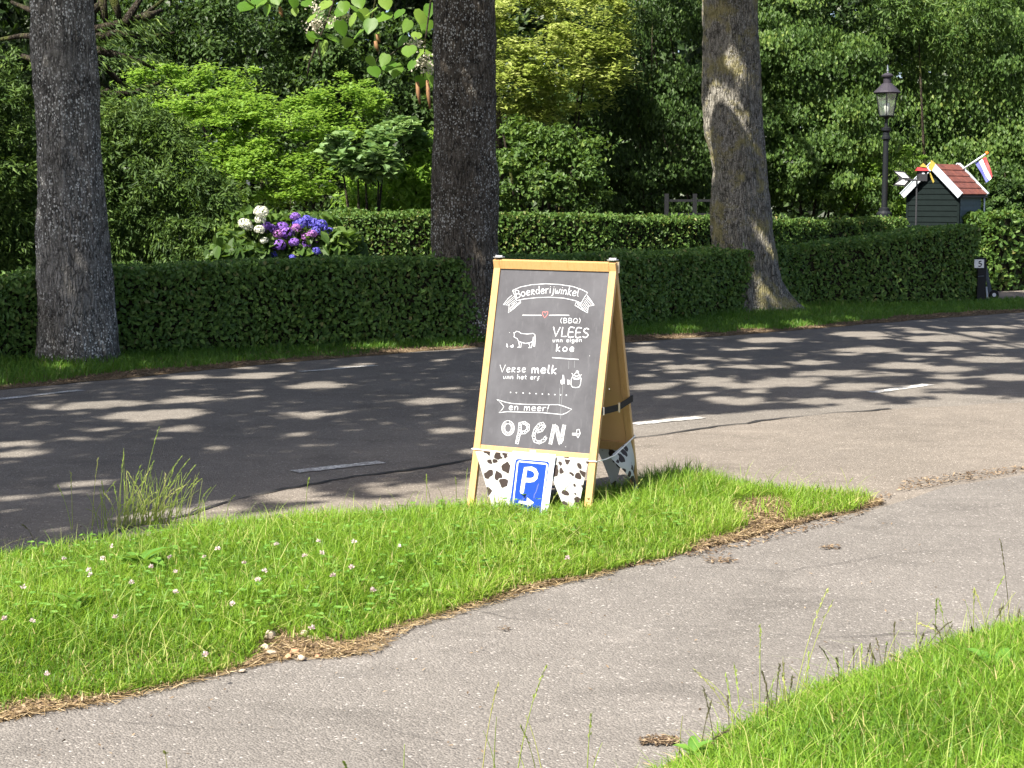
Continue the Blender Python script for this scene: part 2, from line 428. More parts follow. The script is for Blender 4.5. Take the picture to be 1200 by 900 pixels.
def blades(name, pos, h, w, lean, mat, parent=None, rnd=None, az=None, droop=1.0):
    """grass blades: three tapering segments that bend over"""
    n = len(pos)
    if az is None: az = rng.random(n) * 2 * math.pi
    face = az + math.pi / 2 + rng.normal(0, .5, n)
    dl = np.stack([np.cos(az), np.sin(az), np.zeros(n)], 1); sd = np.stack([np.cos(face), np.sin(face), np.zeros(n)], 1)
    h = np.broadcast_to(h, (n,))[:, None]; w = np.broadcast_to(w, (n,))[:, None]; lean = np.broadcast_to(lean, (n,))[:, None]
    zz = np.array([0, 0, 1.0]); rows = []
    for t, ww in ((0, .9), (.4, 1.0), (.75, .7)):
        c = pos + zz * h * (t - .30 * droop * lean * t * t) + dl * h * lean * (t * t)
        rows += [c - sd * w * ww * .5, c + sd * w * ww * .5]
    rows.append(pos + zz * h * (1 - .30 * droop * lean) + dl * h * lean)
    v = np.stack(rows, 1); b = (np.arange(n) * 7)[:, None]
    f = np.concatenate([b + [0, 1, 3], b + [0, 3, 2], b + [2, 3, 5], b + [2, 5, 4], b + [4, 5, 6]], 1)
    if rnd is None: rnd = rng.random(n) ** 1.1
    me = raw_mesh(name, v.reshape(-1, 3), f.ravel(), 3, mat, {'rnd': np.repeat(rnd, 7)})
    return mobj(name, me, parent)
def in_poly(x, y, poly):
    x = np.asarray(x); y = np.asarray(y); ins = np.zeros(x.shape, bool); n = len(poly)
    for i in range(n):
        x1, y1 = poly[i][:2]; x2, y2 = poly[(i + 1) % n][:2]
        if y1 == y2: continue
        c = ((y1 > y) != (y2 > y)) & (x < (x2 - x1) * (y - y1) / (y2 - y1) + x1)
        ins ^= c
    return ins
def sample_poly(poly, n):
    p = np.array([q[:2] for q in poly]); lo = p.min(0); hi = p.max(0); out = []
    tot = 0
    while tot < n:
        q = lo + rng.random((n * 2, 2)) * (hi - lo); q = q[in_poly(q[:, 0], q[:, 1], p)]; out.append(q); tot += len(q)
    return np.concatenate(out)[:n]
def noise2(xy, sc, seed=0.0):
    return np.array([mnoise.noise(Vector((x * sc + seed, y * sc - seed, seed * 1.7))) for x, y in xy])
def fast_noise(p, sc, seed):
    """cheap smooth noise on an (N,3) array: a sum of a few random sine waves, about -1..1"""
    r = np.random.default_rng(seed); out = np.zeros(len(p))
    for i in range(6):
        k = r.normal(size=3); k = k / np.linalg.norm(k) * sc * (.6 + .35 * i); out += np.sin(p @ k + r.random() * 6.28) / (1 + .25 * i)
    return out / 2.6

# ------------------------------------------------------------------ ground, road, path
def sheet(name, outline, z, mat, thick=0.0):
    me = bpy.data.meshes.new(name); bm = bmesh.new()
    vs_ = [bm.verts.new((p[0], p[1], z)) for p in outline]
    f = bm.faces.new(vs_)
    if f.normal.z < 0: f.normal_flip()
    bmesh.ops.triangulate(bm, faces=[f]); bm.normal_update()
    for f in bm.faces:
        if f.normal.z < 0: f.normal_flip()
    bm.to_mesh(me); bm.free(); me.materials.append(mat)
    return tag(mobj(name, me), kind='structure')
def ragged(px, amp, step=.06, seed=0, z=0):
    """a ground line through pixels of the photo, roughened like a worn edge"""
    pts = [G(u, v, z)[:2] for u, v in px]; out = []
    for a, b in zip(pts[:-1], pts[1:]):
        L = np.linalg.norm(b - a); k = max(1, int(L / step)); nrm = np.array([-(b - a)[1], (b - a)[0]]) / L
        for i in range(k):
            q = a + (b - a) * i / k
            w = mnoise.noise(Vector((q[0] * 3.1 + seed, q[1] * 3.1, 0))) + .6 * mnoise.noise(Vector((q[0] * 11 + seed, q[1] * 11, 4)))
            out.append(q + nrm * amp * w)
    out.append(pts[-1]); return out

ground = sheet('ground', [(-400, -400), (400, -400), (400, 700), (-400, 700)], -.02, M['ground'])
FAR_EDGE = [(-500, 520), (-150, 472), (0, 457), (140, 444), (300, 428), (430, 417), (560, 407), (740, 401), (860, 393), (980, 383), (1100, 373), (1200, 366), (1500, 345)]
far_line = ragged(FAR_EDGE, .05, .12, 3)
road = sheet('road', far_line + [(30, 40), (30, -6), (-14, -6), tuple(far_line[0])], 0, M['road'])
SEAM = [(-500, 760), (0, 652), (110, 632), (230, 600), (330, 574), (500, 548), (620, 531), (745, 514), (950, 487), (1080, 478), (1200, 472), (1600, 452)]
seam_line = ragged(SEAM, .04, .08, 9)
apron = sheet('road_apron', seam_line + [(26, 16), (26, 8), (6, -5), (-8, -5)], .004, M['apron'])
PATH_TOP = [(-500, 990), (0, 846), (150, 812), (250, 790), (330, 772), (420, 765), (480, 730), (560, 706), (640, 686), (720, 670), (800, 652), (880, 634), (960, 614), (1030, 598), (1110, 572), (1200, 558), (1500, 520)]
path_line = ragged(PATH_TOP, .02, .05, 21)
path = sheet('footpath', path_line + [(14, 3), (14, -5), (-6, -5)], .008, M['path'])
driveway = sheet('driveway', [G(1158, 352)[:2], G(1290, 356)[:2], G(1330, 335)[:2] + [0, 3], G(1156, 341)[:2]], .006, M['apron'])
# bitumen seam along the edge of the old carriageway
def ribbon_ground(name, line, w, z, mat, seed=0):
    mb = MB(); pts = [np.array(p) for p in line]; vs_ = []
    for i, p in enumerate(pts):
        t = pts[min(i + 1, len(pts) - 1)] - pts[max(0, i - 1)]; n = np.array([-t[1], t[0]]) / (np.linalg.norm(t) + 1e-9)
        ww = w * max(.12, .6 + .9 * mnoise.noise(Vector((p[0] * 2.3 + seed, p[1] * 2.3, seed))))
        vs_ += [(*(p + n * ww / 2), z), (*(p - n * ww / 2), z)]
    mb.add(vs_, [(2 * i, 2 * i + 1, 2 * i + 3, 2 * i + 2) for i in range(len(pts) - 1)])
    return mb.build(name, mat)
M['bitumen'] = plain('bitumen', (.025, .024, .024), .7, .3, vary=.4, scale=60)
tag(ribbon_ground('road_seam', [p for p in seam_line if p[0] > -4 and p[0] < 2.6], .05, .008, M['bitumen'], 5), kind='structure')
for k, pxs in enumerate([[(560, 722), (700, 742), (830, 738), (960, 752), (1110, 744)], [(1210, 640), (1060, 652), (930, 672), (840, 668)], [(120, 846), (260, 862), (420, 852), (520, 874)]]):
    tag(ribbon_ground('path_crack', ragged(pxs, .035, .03, 31 + k), .0045, .0125, M['bitumen'], 3 + k), kind='structure')
def dash(px, w, group, label):
    a, b = G(*px[0])[:2], G(*px[1])[:2]; k = 14; d = b - a; n = np.array([-d[1], d[0]]) / np.linalg.norm(d)
    L_, R_ = [], []
    for i in range(k + 1):
        q = a + d * i / k
        L_.append((*(q + n * (w / 2 + .006 * rng.normal())), .0045)); R_.append((*(q - n * (w / 2 + .006 * rng.normal())), .0045))
    mb = MB(); mb.add(L_ + R_, [(i, i + 1, k + 2 + i, k + 1 + i) for i in range(k)])
    o = mb.build('lane_marking', M['paint']); o['kind'] = 'structure'; return o
dash([(345, 553.5), (447, 542)], .10, 0, 0)
dash([(742, 497.5), (822, 489.5)], .10, 0, 0)
dash([(1022, 460.5), (1088, 451)], .10, 0, 0)
dash([(-260, 497), (96, 457.5)], .09, 0, 0)
dash([(352, 436), (440, 428.5)], .09, 0, 0)

# near grass strip: a low bank of soil with grass on it
ISL_TOP = [(-500, 775), (-100, 688), (0, 666), (100, 652), (220, 632), (350, 622), (450, 613), (540, 606), (620, 600), (700, 588), (760, 573), (850, 574), (930, 582), (1000, 586), (1030, 588)]
ISL_LOW = [(1035, 592), (1000, 602), (960, 610), (880, 632), (800, 652), (720, 672), (640, 690), (560, 712), (480, 735), (435, 760), (415, 772), (330, 776), (250, 795), (150, 820), (0, 850), (-500, 1000)]
def island_mesh():
    top = [G(*p)[:2] for p in ISL_TOP]; low = [G(*p)[:2] for p in ISL_LOW][::-1]
    return [tuple(p) for p in top] + [tuple(p) for p in low[::-1]]
ISL = island_mesh()
ISLA = np.array(ISL)
def edge_dist(q, poly):
    """distance from points q to the outline"""
    p = np.asarray(poly); d = np.full(len(q), 1e9)
    for i in range(len(p)):
        a = p[i]; b = p[(i + 1) % len(p)]; ab = b - a
        t = np.clip(((q - a) @ ab) / (ab @ ab + 1e-12), 0, 1)
        d = np.minimum(d, np.linalg.norm(q - (a + t[:, None] * ab), axis=1))
    return d
def bank_h(q):
    return .011 + .030 * np.clip((edge_dist(q, ISLA) - .03) / .5, 0, 1) * (1 - .85 * np.exp(-((q[:, 0] - .1) / .42) ** 2 - ((q[:, 1] - 7.45) / .3) ** 2))
def bank(name, poly, hfun, step, mat):
    lo = poly.min(0) - step; hi = poly.max(0) + step
    nx = int((hi[0] - lo[0]) / step) + 1; ny = int((hi[1] - lo[1]) / step) + 1
    X, Y = np.meshgrid(lo[0] + np.arange(nx) * step, lo[1] + np.arange(ny) * step)
    q = np.stack([X.ravel(), Y.ravel()], 1); ins = in_poly(q[:, 0], q[:, 1], poly)
    z = np.where(ins, hfun(q), -.012) + np.where(ins, .006 * noise2(q, 14, 2), 0)
    v = np.column_stack([q, z]); idx = np.arange(nx * ny).reshape(ny, nx); insg = ins.reshape(ny, nx)
    keep = insg[:-1, :-1] | insg[1:, :-1] | insg[:-1, 1:] | insg[1:, 1:]
    f = np.stack([idx[:-1, :-1], idx[:-1, 1:], idx[1:, 1:], idx[1:, :-1]], -1)[keep]
    return tag(mobj(name, raw_mesh(name, v, f.ravel(), 4, mat, smooth=True)), kind='structure')
bank('grass_bank', ISLA, bank_h, .035, M['soil'])
COR = np.array([G(*p)[:2] for p in [(770, 905), (830, 872), (890, 843), (950, 815), (1010, 792), (1080, 765), (1140, 752), (1200, 737), (1500, 690), (1700, 1000), (1200, 1500), (500, 1100)]])
cor_h = lambda q: .012 + .06 * np.clip(edge_dist(q, COR) / .4, 0, 1)
bank('corner_bank', COR, cor_h, .04, M['soil'])

# ------------------------------------------------------------------ light wells: places the crowns leave open to the sun
Y3 = G(885, 366)[1] - .33
WELLS = []
def well(p, r, grow=.09): WELLS.append((np.array(p, float), r, grow))
def gw(u, v, wpx): p = G(u, v); well(p, wpx / 2 * np.linalg.norm(p - O) / F, .035)
for w in [(120, 474, 70), (225, 468, 60), (180, 487, 90), (60, 476, 40), (355, 487, 60), (300, 440, 60), (220, 442, 40), (205, 503, 40), (20, 520, 40), (22, 532, 44), (35, 600, 60), (110, 598, 40), (100, 565, 50),
          (260, 573, 70), (300, 566, 46), (345, 581, 70), (395, 590, 60), (70, 577, 30), (470, 574, 60), (370, 452, 60), (520, 505, 44), (505, 470, 50), (440, 408, 40), (480, 411, 50), (530, 408, 40), (540, 530, 40),
          (765, 452, 40), (800, 430, 50), (760, 412, 40), (830, 446, 50), (880, 452, 60), (925, 446, 70), (975, 437, 80), (1010, 452, 60), (890, 430, 46), (945, 425, 50), (1015, 410, 60), (1060, 428, 60), (1105, 432, 60),
          (1095, 397, 70), (1150, 392, 60), (1190, 405, 60), (1160, 421, 60), (1185, 442, 60), (1120, 452, 60), (1060, 462, 46), (1180, 383, 50), (1075, 384, 50), (1010, 391, 60), (900, 398, 60), (800, 395, 46), (990, 376, 30),
          (1140, 470, 90), (960, 470, 50), (1000, 474, 60), (870, 470, 60), (700, 470, 60)]: gw(*w)
def pw(u, v, y, r): well(P(u, v, y), r)
for w in [(838, 140, .27), (843, 175, .22), (848, 200, .14), (862, 347, .3), (888, 308, .22), (876, 292, .1), (858, 255, .06), (862, 80, .06)]: pw(w[0], w[1], Y3 + .06, w[2])
for k in range(70): gw(rng.uniform(745, 1200), rng.uniform(378, 474), rng.uniform(12, 34))
for k in range(30): gw(rng.uniform(0, 560), rng.uniform(415, 590), rng.uniform(10, 26))
for w in [(300, 262, 17.8, .5), (350, 278, 17.9, .55), (390, 285, 17.9, .3), (430, 275, 19.8, .35), (475, 280, 19.8, .4), (600, 275, 20.2, .3), (640, 268, 20.3, .25), (500, 258, 19.8, .3), (400, 256, 19.8, .3), (700, 262, 20.5, .2)]: pw(*w)
for w in [(1020, 268, 25, .5), (960, 265, 24.5, .35), (990, 262, 25, .35), (1125, 205, 26.6, .22), (1145, 212, 26.6, .2), (1150, 195, 26.9, .25), (1056, 209, 25.3, .16), (1080, 197, 25.3, .03), (1035, 100, 27, .35), (1035, 140, 27, .3)]: pw(*w)
for w in [(150, 565, 7.5, .08), (195, 560, 7.5, .12), (185, 585, 7.5, .12)]: pw(*w)
# the garden behind
for w in [(215, 190, 23.5, .6), (250, 160, 23.5, .6), (300, 150, 23.8, .7), (340, 180, 23.8, .8), (280, 200, 23.5, .7), (330, 225, 23.5, .6), (390, 120, 24, .5), (210, 105, 24, .5), (430, 180, 22, .45), (400, 175, 22, .4),
          (450, 200, 22, .45), (475, 225, 22.5, .5), (430, 235, 22.5, .4), (495, 195, 22.5, .5), (150, 100, 22, .5), (250, 120, 24.5, .5), (180, 145, 23.5, .5), (20, 90, 18.5, .4), (15, 250, 18.5, .35), (35, 160, 18.5, .25),
          (600, 20, 25.5, .9), (640, 60, 25.5, 1.0), (600, 90, 25.5, .9), (680, 40, 25.8, .8), (700, 90, 25.8, .6), (625, 125, 25.5, .7), (610, 215, 24.5, .7), (660, 200, 24.5, .5), (590, 180, 24.5, .5), (660, 120, 25.5, .6),
          (920, 30, 28, .6), (950, 45, 28, .6), (985, 75, 28, .6), (1005, 95, 28, .6), (1025, 130, 28, .6), (965, 100, 28, .4), (905, 70, 28, .4), (1010, 190, 27.5, .8), (1040, 220, 27.5, .7), (985, 160, 28, .5), (1075, 150, 30, .7),
          (1120, 120, 30, .7), (1160, 130, 30, .7), (1190, 90, 30, .6), (1100, 60, 30, .5), (1190, 180, 30, .7), (1100, 170, 30, .6), (1175, 285, 26, .5), (1190, 300, 26, .4), (1165, 265, 26, .4), (800, 30, 27, .3), (780, 90, 27, .25),
          (310, 10, 20, .5), (400, 20, 20, .6), (440, 40, 20, .6), (490, 80, 20, .5), (470, 25, 20, .5), (350, 5, 20, .5), (290, 5, 20, .4), (500, 95, 20, .4), (740, 190, 26, .3), (905, 245, 27, .4)]: pw(w[0], w[1], w[2], w[3] * 1.35)
def shaded(p, jit=.03):
    """keep the leaves that lie outside every light well"""
    ok = np.ones(len(p), bool)
    for c, r, grow in WELLS:
        q = p - c; t = q @ SDIR; d2 = (q * q).sum(1) - t * t
        rr = r * (1 + .45 * fast_noise(p, 4.0 / max(r, .12) * .35, 11)) + grow
        ok &= ~((d2 < rr * rr) & (t < 0))
    return ok

# ------------------------------------------------------------------ roadside trees
def trunk_mesh(name, rows, mat, seed, seg=110, ridge=.018, flare=None, dz=.03):
    """rows: (z, cx, cy, radius). Bark ridges are modelled in the surface."""
    zs = np.arange(rows[0][0], rows[-1][0] + dz, dz); R = np.array(rows)
    cx = np.interp(zs, R[:, 0], R[:, 1]); cy = np.interp(zs, R[:, 0], R[:, 2]); rr = np.interp(zs, R[:, 0], R[:, 3])
    th = np.linspace(0, 2 * math.pi, seg, endpoint=False)
    T, Z = np.meshgrid(th, zs); Rr = np.repeat(rr[:, None], seg, 1)
    ux, uy = np.cos(T), np.sin(T)
    p = np.stack([ux.ravel() * .33, uy.ravel() * .33, Z.ravel()], 1)
    # ridges: noise stretched along the trunk; slow lumps; roots
    nz = np.array([mnoise.noise(Vector((a * 26 + seed, b * 26, c * 3.4))) for a, b, c in p]).reshape(Z.shape)
    n2 = np.array([mnoise.noise(Vector((a * 60, b * 60 + seed, c * 13))) for a, b, c in p]).reshape(Z.shape)
    n3 = np.array([mnoise.noise(Vector((a * 5, b * 5 + seed, c * 1.3))) for a, b, c in p]).reshape(Z.shape)
    Rr = Rr + ridge * (np.abs(nz) * 1.6 - .5) + ridge * .45 * n2 + .035 * n3
    if flare is not None: Rr = Rr + flare(T, Z)
    v = np.stack([cx[:, None] + Rr * ux, cy[:, None] + Rr * uy, Z], -1).reshape(-1, 3)
    idx = np.arange(v.shape[0]).reshape(Z.shape)
    f = np.stack([idx[:-1], np.roll(idx[:-1], -1, 1), np.roll(idx[1:], -1, 1), idx[1:]], -1).reshape(-1)
    return raw_mesh(name, v, f, 4, mat, smooth=True)
def px_rows(edges, y, ztop, rtop, lean=(0, 0)):
    """trunk outline read from the photo: (v, left u, right u)"""
    rows = []
    for v, l, r in edges:
        c = P((l + r) / 2, v, y); rows.append((c[2], c[0], c[1], (r - l) / 2 * np.linalg.norm(c - O) / F))
    rows.sort(); z0, x0, y0, r0 = rows[0]
    rows = [(-.06, x0, y0, r0 + .01)] + rows
    zl, xl, yl, rl = rows[-1]
    rows.append((ztop, xl + lean[0], yl + lean[1], rtop)); return rows
BASES = {}
def tree(label, rows, mat, seed, ridge, flare, crown_pts, group='roadside trees along the hedge', hi=True, base=None):
    b = base or (rows[0][1], rows[0][2])
    t = empty('roadside_tree', (b[0], b[1], 0)); tag(t, label, 'tree', group)
    loc = [(z, x - b[0], y - b[1], r) for z, x, y, r in rows]
    mobj('trunk', trunk_mesh('trunk', loc, mat, seed, 120 if hi else 40, ridge, flare, .03 if hi else .2), t)
    top = np.array([loc[-1][1], loc[-1][2], loc[-1][0]])
    if len(crown_pts):
        c = crown_pts - np.array([b[0], b[1], 0])
        mb = MB(); r2 = np.random.default_rng(seed)
        for k in range(14):
            tgt = c[r2.integers(len(c))]; z0 = top[2] * r2.uniform(.8, .99); st = np.array([top[0], top[1], z0])
            mid = st + (tgt - st) * .5 + np.array([0, 0, .5]); q = st + (tgt - st) * .25 + np.array([0, 0, .45])
            mb.tube([st, q, mid, tgt], [.12, .09, .055, .02], 6)
        mb.build('limbs', M['limb'], t, smooth=True)
        n = len(c); d = rng.normal(size=(n, 3)); d[:, 2] -= .3; nr = rng.normal(size=(n, 3)) * .7 + [0, 0, 1.0]
        leaves('crown', c, d, nr, rng.uniform(.13, .2, n), rng.uniform(.1, .15, n), M['crown'], t, kind='stuff')
    return t
# where the shade lies: on the road, over the hedge and on the dark parts of the garden
BOUND = [(-900, 840), (-300, 700), (0, 655), (200, 622), (300, 602), (450, 584), (530, 570), (600, 530), (680, 505), (745, 493), (850, 484), (950, 478), (1050, 474), (1200, 470), (1700, 440)]
def crown_points():  # unseen leaves placed up-sun of each spot to cast that shade
    out = []
    q = np.column_stack([rng.uniform(-10, 12, 260000), rng.uniform(6.3, 27, 260000)]); tg = np.column_stack([q, np.zeros(len(q))])
    uv = proj(tg); b = lerp_tab(BOUND, uv[:, 0]) + 3 * fast_noise(tg, 2.2, 5)
    fe = lerp_tab(FAR_EDGE, np.clip(uv[:, 0], -500, 1500)); ok = (uv[:, 1] < b) & (uv[:, 1] > fe - 30) & (uv[:, 0] > -700) & (uv[:, 0] < 1500)
    tg = tg[ok]; z = rng.uniform(6.0, 10.5, len(tg)); out.append(tg - SDIR * (z / -SDIR[2] * -1)[:, None] * -1 if False else tg - SDIR[None] * (z / math.sin(SUN_E))[:, None])
    # upright band over the hedge: trunks and hedge faces
    n = 60000; s = rng.random(n); a = np.array([-9.0, 10.4]); bb = np.array([9.5, 27.5])
    tg = np.column_stack([a + s[:, None] * (bb - a), rng.uniform(0, 4.6, n)]); z = rng.uniform(7.0, 11.5, n)
    out.append(tg - SDIR[None] * ((z - tg[:, 2]) / math.sin(SUN_E))[:, None])
    n = 34000; s = rng.random(n); off = np.array([-.68, .73]) * 6.5
    tg = np.column_stack([a + off + s[:, None] * (bb - a), rng.uniform(.6, 6.5, n)]); z = rng.uniform(9, 14, n)
    out.append(tg - SDIR[None] * ((z - tg[:, 2]) / math.sin(SUN_E))[:, None])
    p = np.concatenate(out); return p[shaded(p)]
CP = crown_points()
T1 = px_rows([(423, 50, 136), (380, 49, 133), (340, 49, 130), (250, 47, 122), (200, 46, 118), (130, 43, 114), (0, 39, 108)], G(93, 424)[1], 7.5, .22)
T2 = px_rows([(394, 509, 590), (340, 509, 587), (290, 507, 584), (230, 507, 582), (150, 507, 580), (0, 509, 579)], G(548, 396)[1], 7.8, .24)
T3 = px_rows([(366, 846, 914), (345, 840, 913), (320, 838, 911), (300, 836, 908), (270, 834, 903), (240, 834, 900), (200, 835, 897), (160, 826, 893), (110, 826, 890), (0, 823, 886)], G(885, 366)[1], 6.7, .25, (-.2, 0))
def root_flare(ang, amp, zh, width):
    def f(T, Z):
        d = np.angle(np.exp(1j * (T - ang))); return amp * np.exp(-(d / width) ** 2) * np.exp(-np.clip(Z, 0, None) / zh)
    return f
def flare3(T, Z): return root_flare(-.15, .42, .22, .55)(T, Z) + root_flare(-1.9, .10, .2, .7)(T, Z) + root_flare(3.0, .06, .2, .7)(T, Z)
spots = [('t1', T1), ('t2', T2), ('t3', T3)]
others = [(-7.4, 11.3), (-11.0, 7.6), (9.9, 28.2), (-4.7, 4.6), (13.2, 31.6)]  # trees out of view that carry the shade-casting crowns
BX = np.array([(r[0][1], r[0][2]) for _, r in spots] + others)
own = np.argmin(((CP[:, None, :2] - (BX - np.array([2.2, 2.6]))[None]) ** 2).sum(2), 1)
tree('grey roadside tree trunk speckled with pale lichen in front of the left hedge', T1, M['bark_grey'], 3, .014, lambda T, Z: root_flare(-1.2, .06, .2, .5)(T, Z) + root_flare(.1, .05, .18, .4)(T, Z) + root_flare(-2.6, .06, .2, .45)(T, Z), CP[own == 0])
tree('dark straight roadside tree trunk right behind the A-board sign', T2, M['bark_dark'], 8, .016, lambda T, Z: root_flare(-1.0, .05, .2, .5)(T, Z) + root_flare(-2.4, .05, .2, .45)(T, Z), CP[own == 1])
tree('thick mossy roadside tree trunk with flared root and sunlit patches', T3, M['bark_moss'], 13, .022, flare3, CP[own == 2])
OTL = ['roadside tree left of the grey lichen trunk, its crown over the road', 'roadside tree far to the left along the hedge, beyond the road bend', 'roadside tree right of the house number post by the driveway',
       'roadside tree on the near side of the road left of the grass bank', 'roadside tree farthest to the right beyond the driveway']
for i, (x, y) in enumerate(others):
    pts = CP[own == 3 + i]
    tree(OTL[i], [(-.05, x, y, .36), (.5, x, y, .31), (7.5, x + .1, y, .2)], M['bark_grey'], 30 + i, .015, None, pts if len(pts) > 50 else np.zeros((0, 3)), hi=False)

# ------------------------------------------------------------------ hedges
def hedge(label, line, heights, depth, mat, dens, L, name='hedge', top_u=None, face_jit=.05):
    """line: ground points of the front face; solid twiggy core with leaves over front, top, ends and back"""
    line = [np.array(p[:2], float) for p in line]; seg = []
    for a, b in zip(line[:-1], line[1:]): seg.append(np.linalg.norm(b - a))
    cum = np.concatenate([[0], np.cumsum(seg)]); tot = cum[-1]
    lx = np.array([p[0] for p in line]); ly = np.array([p[1] for p in line])
    def at(s): return np.column_stack([np.interp(s, cum, lx), np.interp(s, cum, ly)])
    def nrm(s):
        d = at(np.minimum(s + .3, tot)) - at(np.maximum(s - .3, 0)); d = d / np.linalg.norm(d, axis=1, keepdims=True); return np.column_stack([d[:, 1], -d[:, 0]])  # towards the road
    hh = lambda s: np.interp(s, cum, heights)
    root = empty(name, (line[0][0], line[0][1], 0)); tag(root, label, 'hedge'); o = np.array([line[0][0], line[0][1], 0])
    mb = MB(); ss = np.linspace(.08, tot - .08, 60); A = at(ss); N = nrm(ss); H = hh(ss) - .06; vs_ = []
    for a, n, h in zip(A, N, H):
        f_ = a - n * .07; b_ = a - n * (depth - .07)
        vs_ += [(*(f_ - o[:2]), -.02), (*(f_ - o[:2]), h), (*(b_ - o[:2]), h), (*(b_ - o[:2]), -.02)]
    fs = [(0, 1, 2, 3), tuple(4 * 59 + k for k in (3, 2, 1, 0))]
    for i in range(59):
        for k in range(3): fs.append((4 * i + k, 4 * i + 4 + k, 4 * i + 5 + k, 4 * i + 1 + k))
    mb.add(vs_, fs); mb.build('twigs', M['twigs'], root)
    Hm = float(np.mean(heights)); P_, D_, N_ = [], [], []
    for part, area in (('front', tot * Hm), ('top', tot * depth), ('back', tot * Hm * .35), ('end', depth * Hm * 2)):
        n = int(area * dens * (1.25 if part == 'top' else 1)); s = rng.random(n) * tot; r = rng.random(n); j = np.abs(rng.normal(0, face_jit * 1.2, n)) - .02
        if part == 'end': s = np.where(rng.random(n) < .5, 0, tot) + rng.normal(0, .03, n)
        a = at(np.clip(s, 0, tot)); nn = nrm(np.clip(s, 0, tot)); h = hh(s); n3 = np.column_stack([nn, np.zeros(n)]); up = np.array([0, 0, 1.0])
        if part == 'front': p = np.column_stack([a, r * h]) - n3 * j[:, None]; nv = n3 + up * .35
        elif part == 'top': p = np.column_stack([a, h - j]) - n3 * (r * depth)[:, None]; nv = up * 1.0 + n3 * .2
        elif part == 'back': p = np.column_stack([a, r * h]) - n3 * (depth - j)[:, None]; nv = -n3 + up * .35
        else: p = np.column_stack([a, r * h]) - n3 * (rng.random(n) * depth)[:, None]; nv = np.column_stack([np.where(s > tot / 2, 1, -1) * 1.0, np.zeros(n), np.full(n, .3)])
        w = fast_noise(p, 1.6, 9) * .035 + fast_noise(p, 4.5, 4) * .03 + fast_noise(p, 13, 6) * .018
        p = p + unit(nv) * w[:, None]
        P_.append(p); N_.append(unit(nv) + rng.normal(0, .42, (n, 3))); d = rng.normal(size=(n, 3)); d[:, 2] -= .5; D_.append(d)
    # stray shoots above the clipped top
    n = int(tot * 45); s = rng.random(n) * tot; a = at(s); p = np.column_stack([a, hh(s) + rng.uniform(0, .10, n) * rng.random(n)]) - np.column_stack([nrm(s) * (rng.random(n) * depth)[:, None], np.zeros(n)])
    P_.append(p); N_.append(rng.normal(size=(n, 3)) + [0, 0, .5]); D_.append(rng.normal(size=(n, 3)) + [0, 0, 1.0])
    p = np.concatenate(P_) - o; n = len(p); sz = rng.uniform(.7, 1.25, n) * L
    leaves('leaves', p, np.concatenate(D_), np.concatenate(N_), sz, sz * .62, mat, root, hexa=True, kind='stuff')
    return root
HB = [(-420, 470), (0, 428), (130, 419), (300, 411), (508, 402), (700, 390), (840, 372), (950, 362), (1060, 358), (1147, 354)]
HT = [352, 331, 322, 314, 304, 302, 296, 288, 275, 267]
fl, fh = [], []
for (u, v), tv in zip(HB, HT):
    g = G(u, v); fl.append(g); fh.append(P(u, tv, g[1])[2])
hedge('long clipped dark green hedge in the shade along the far side of the road', fl, fh, .75, M['hedge'], 2600, .052)
r0 = [P(u, 255, y) for u, y in ((330, 19.6), (520, 20.2), (700, 21.2), (840, 22.6), (940, 24.2), (1062, 26.0))]
hedge('yellower hedge half sunlit, rising behind the purple hydrangea and the front hedge', r0, [P(u, v, y)[2] for u, v, y in ((330, 255, 19.6), (520, 250, 20.2), (700, 253, 21.2), (840, 256, 22.6), (940, 259, 24.2), (1062, 257, 26.0))], .8, M['hedge2'], 1900, .05)
hedge('tall leafy hedge with large leaves on the right side of the driveway', [P(1166, 300, 25.6), P(1240, 300, 26.4), P(1340, 300, 27.4)], [P(1160, 252, 25.6)[2], P(1200, 250, 26.4)[2], 1.3], 1.2, M['hedge2'], 700, .10, face_jit=.12)

# ------------------------------------------------------------------ garden shrubs and trees
def blob_points(ells, n, clump, per, shell=(.72, 1.04), front=.75, flat=.6, fine=1.0):
    """each ellipsoid carries boughs, each bough a small leafy cushion, so that gaps and shaded hollows stay between them"""
    vol = np.array([rx * rz for _, (rx, ry, rz) in ells]); w = vol / vol.sum(); P_, N_, C_ = [], [], []
    for (c, r), ww in zip(ells, w):
        r = np.array(r); rs = fine * float(np.clip(.34 * min(r[0], r[2]), .16, .42)); area = r[0] * r[2]
        k = max(7, int(3.4 * area / (rs * rs))); d = unit(rng.normal(size=(k * 3, 3)))
        fr = (d[:, 1] < .2) | (rng.random(len(d)) > front); d = d[fr][:k]; k = len(d)
        cc = np.array(c) + d * r * rng.uniform(.5, 1.0, (k, 1)); q = rs * rng.uniform(.45, 1.45, k); m = max(6, int(n * ww / k)); tone = rng.random(k)
        e = unit(rng.normal(size=(k, m, 3)) + np.array([0, -.35, .55]) + d[:, None] * .5)
        rad = rng.uniform(.35, 1.22, (k, m, 1)) * (1 + .25 * fast_noise((e * 2.2).reshape(-1, 3) + np.repeat(cc, m, 0), 1.9, 23).reshape(k, m, 1))
        p = cc[:, None] + e * rad * q[:, None, None] * np.array([1.15, 1.0, flat])
        P_.append(p.reshape(-1, 3)); N_.append(unit(e * .75 + d[:, None] * .4).reshape(-1, 3)); C_.append(np.repeat(tone, m))
    return np.concatenate(P_), np.concatenate(N_), np.concatenate(C_)
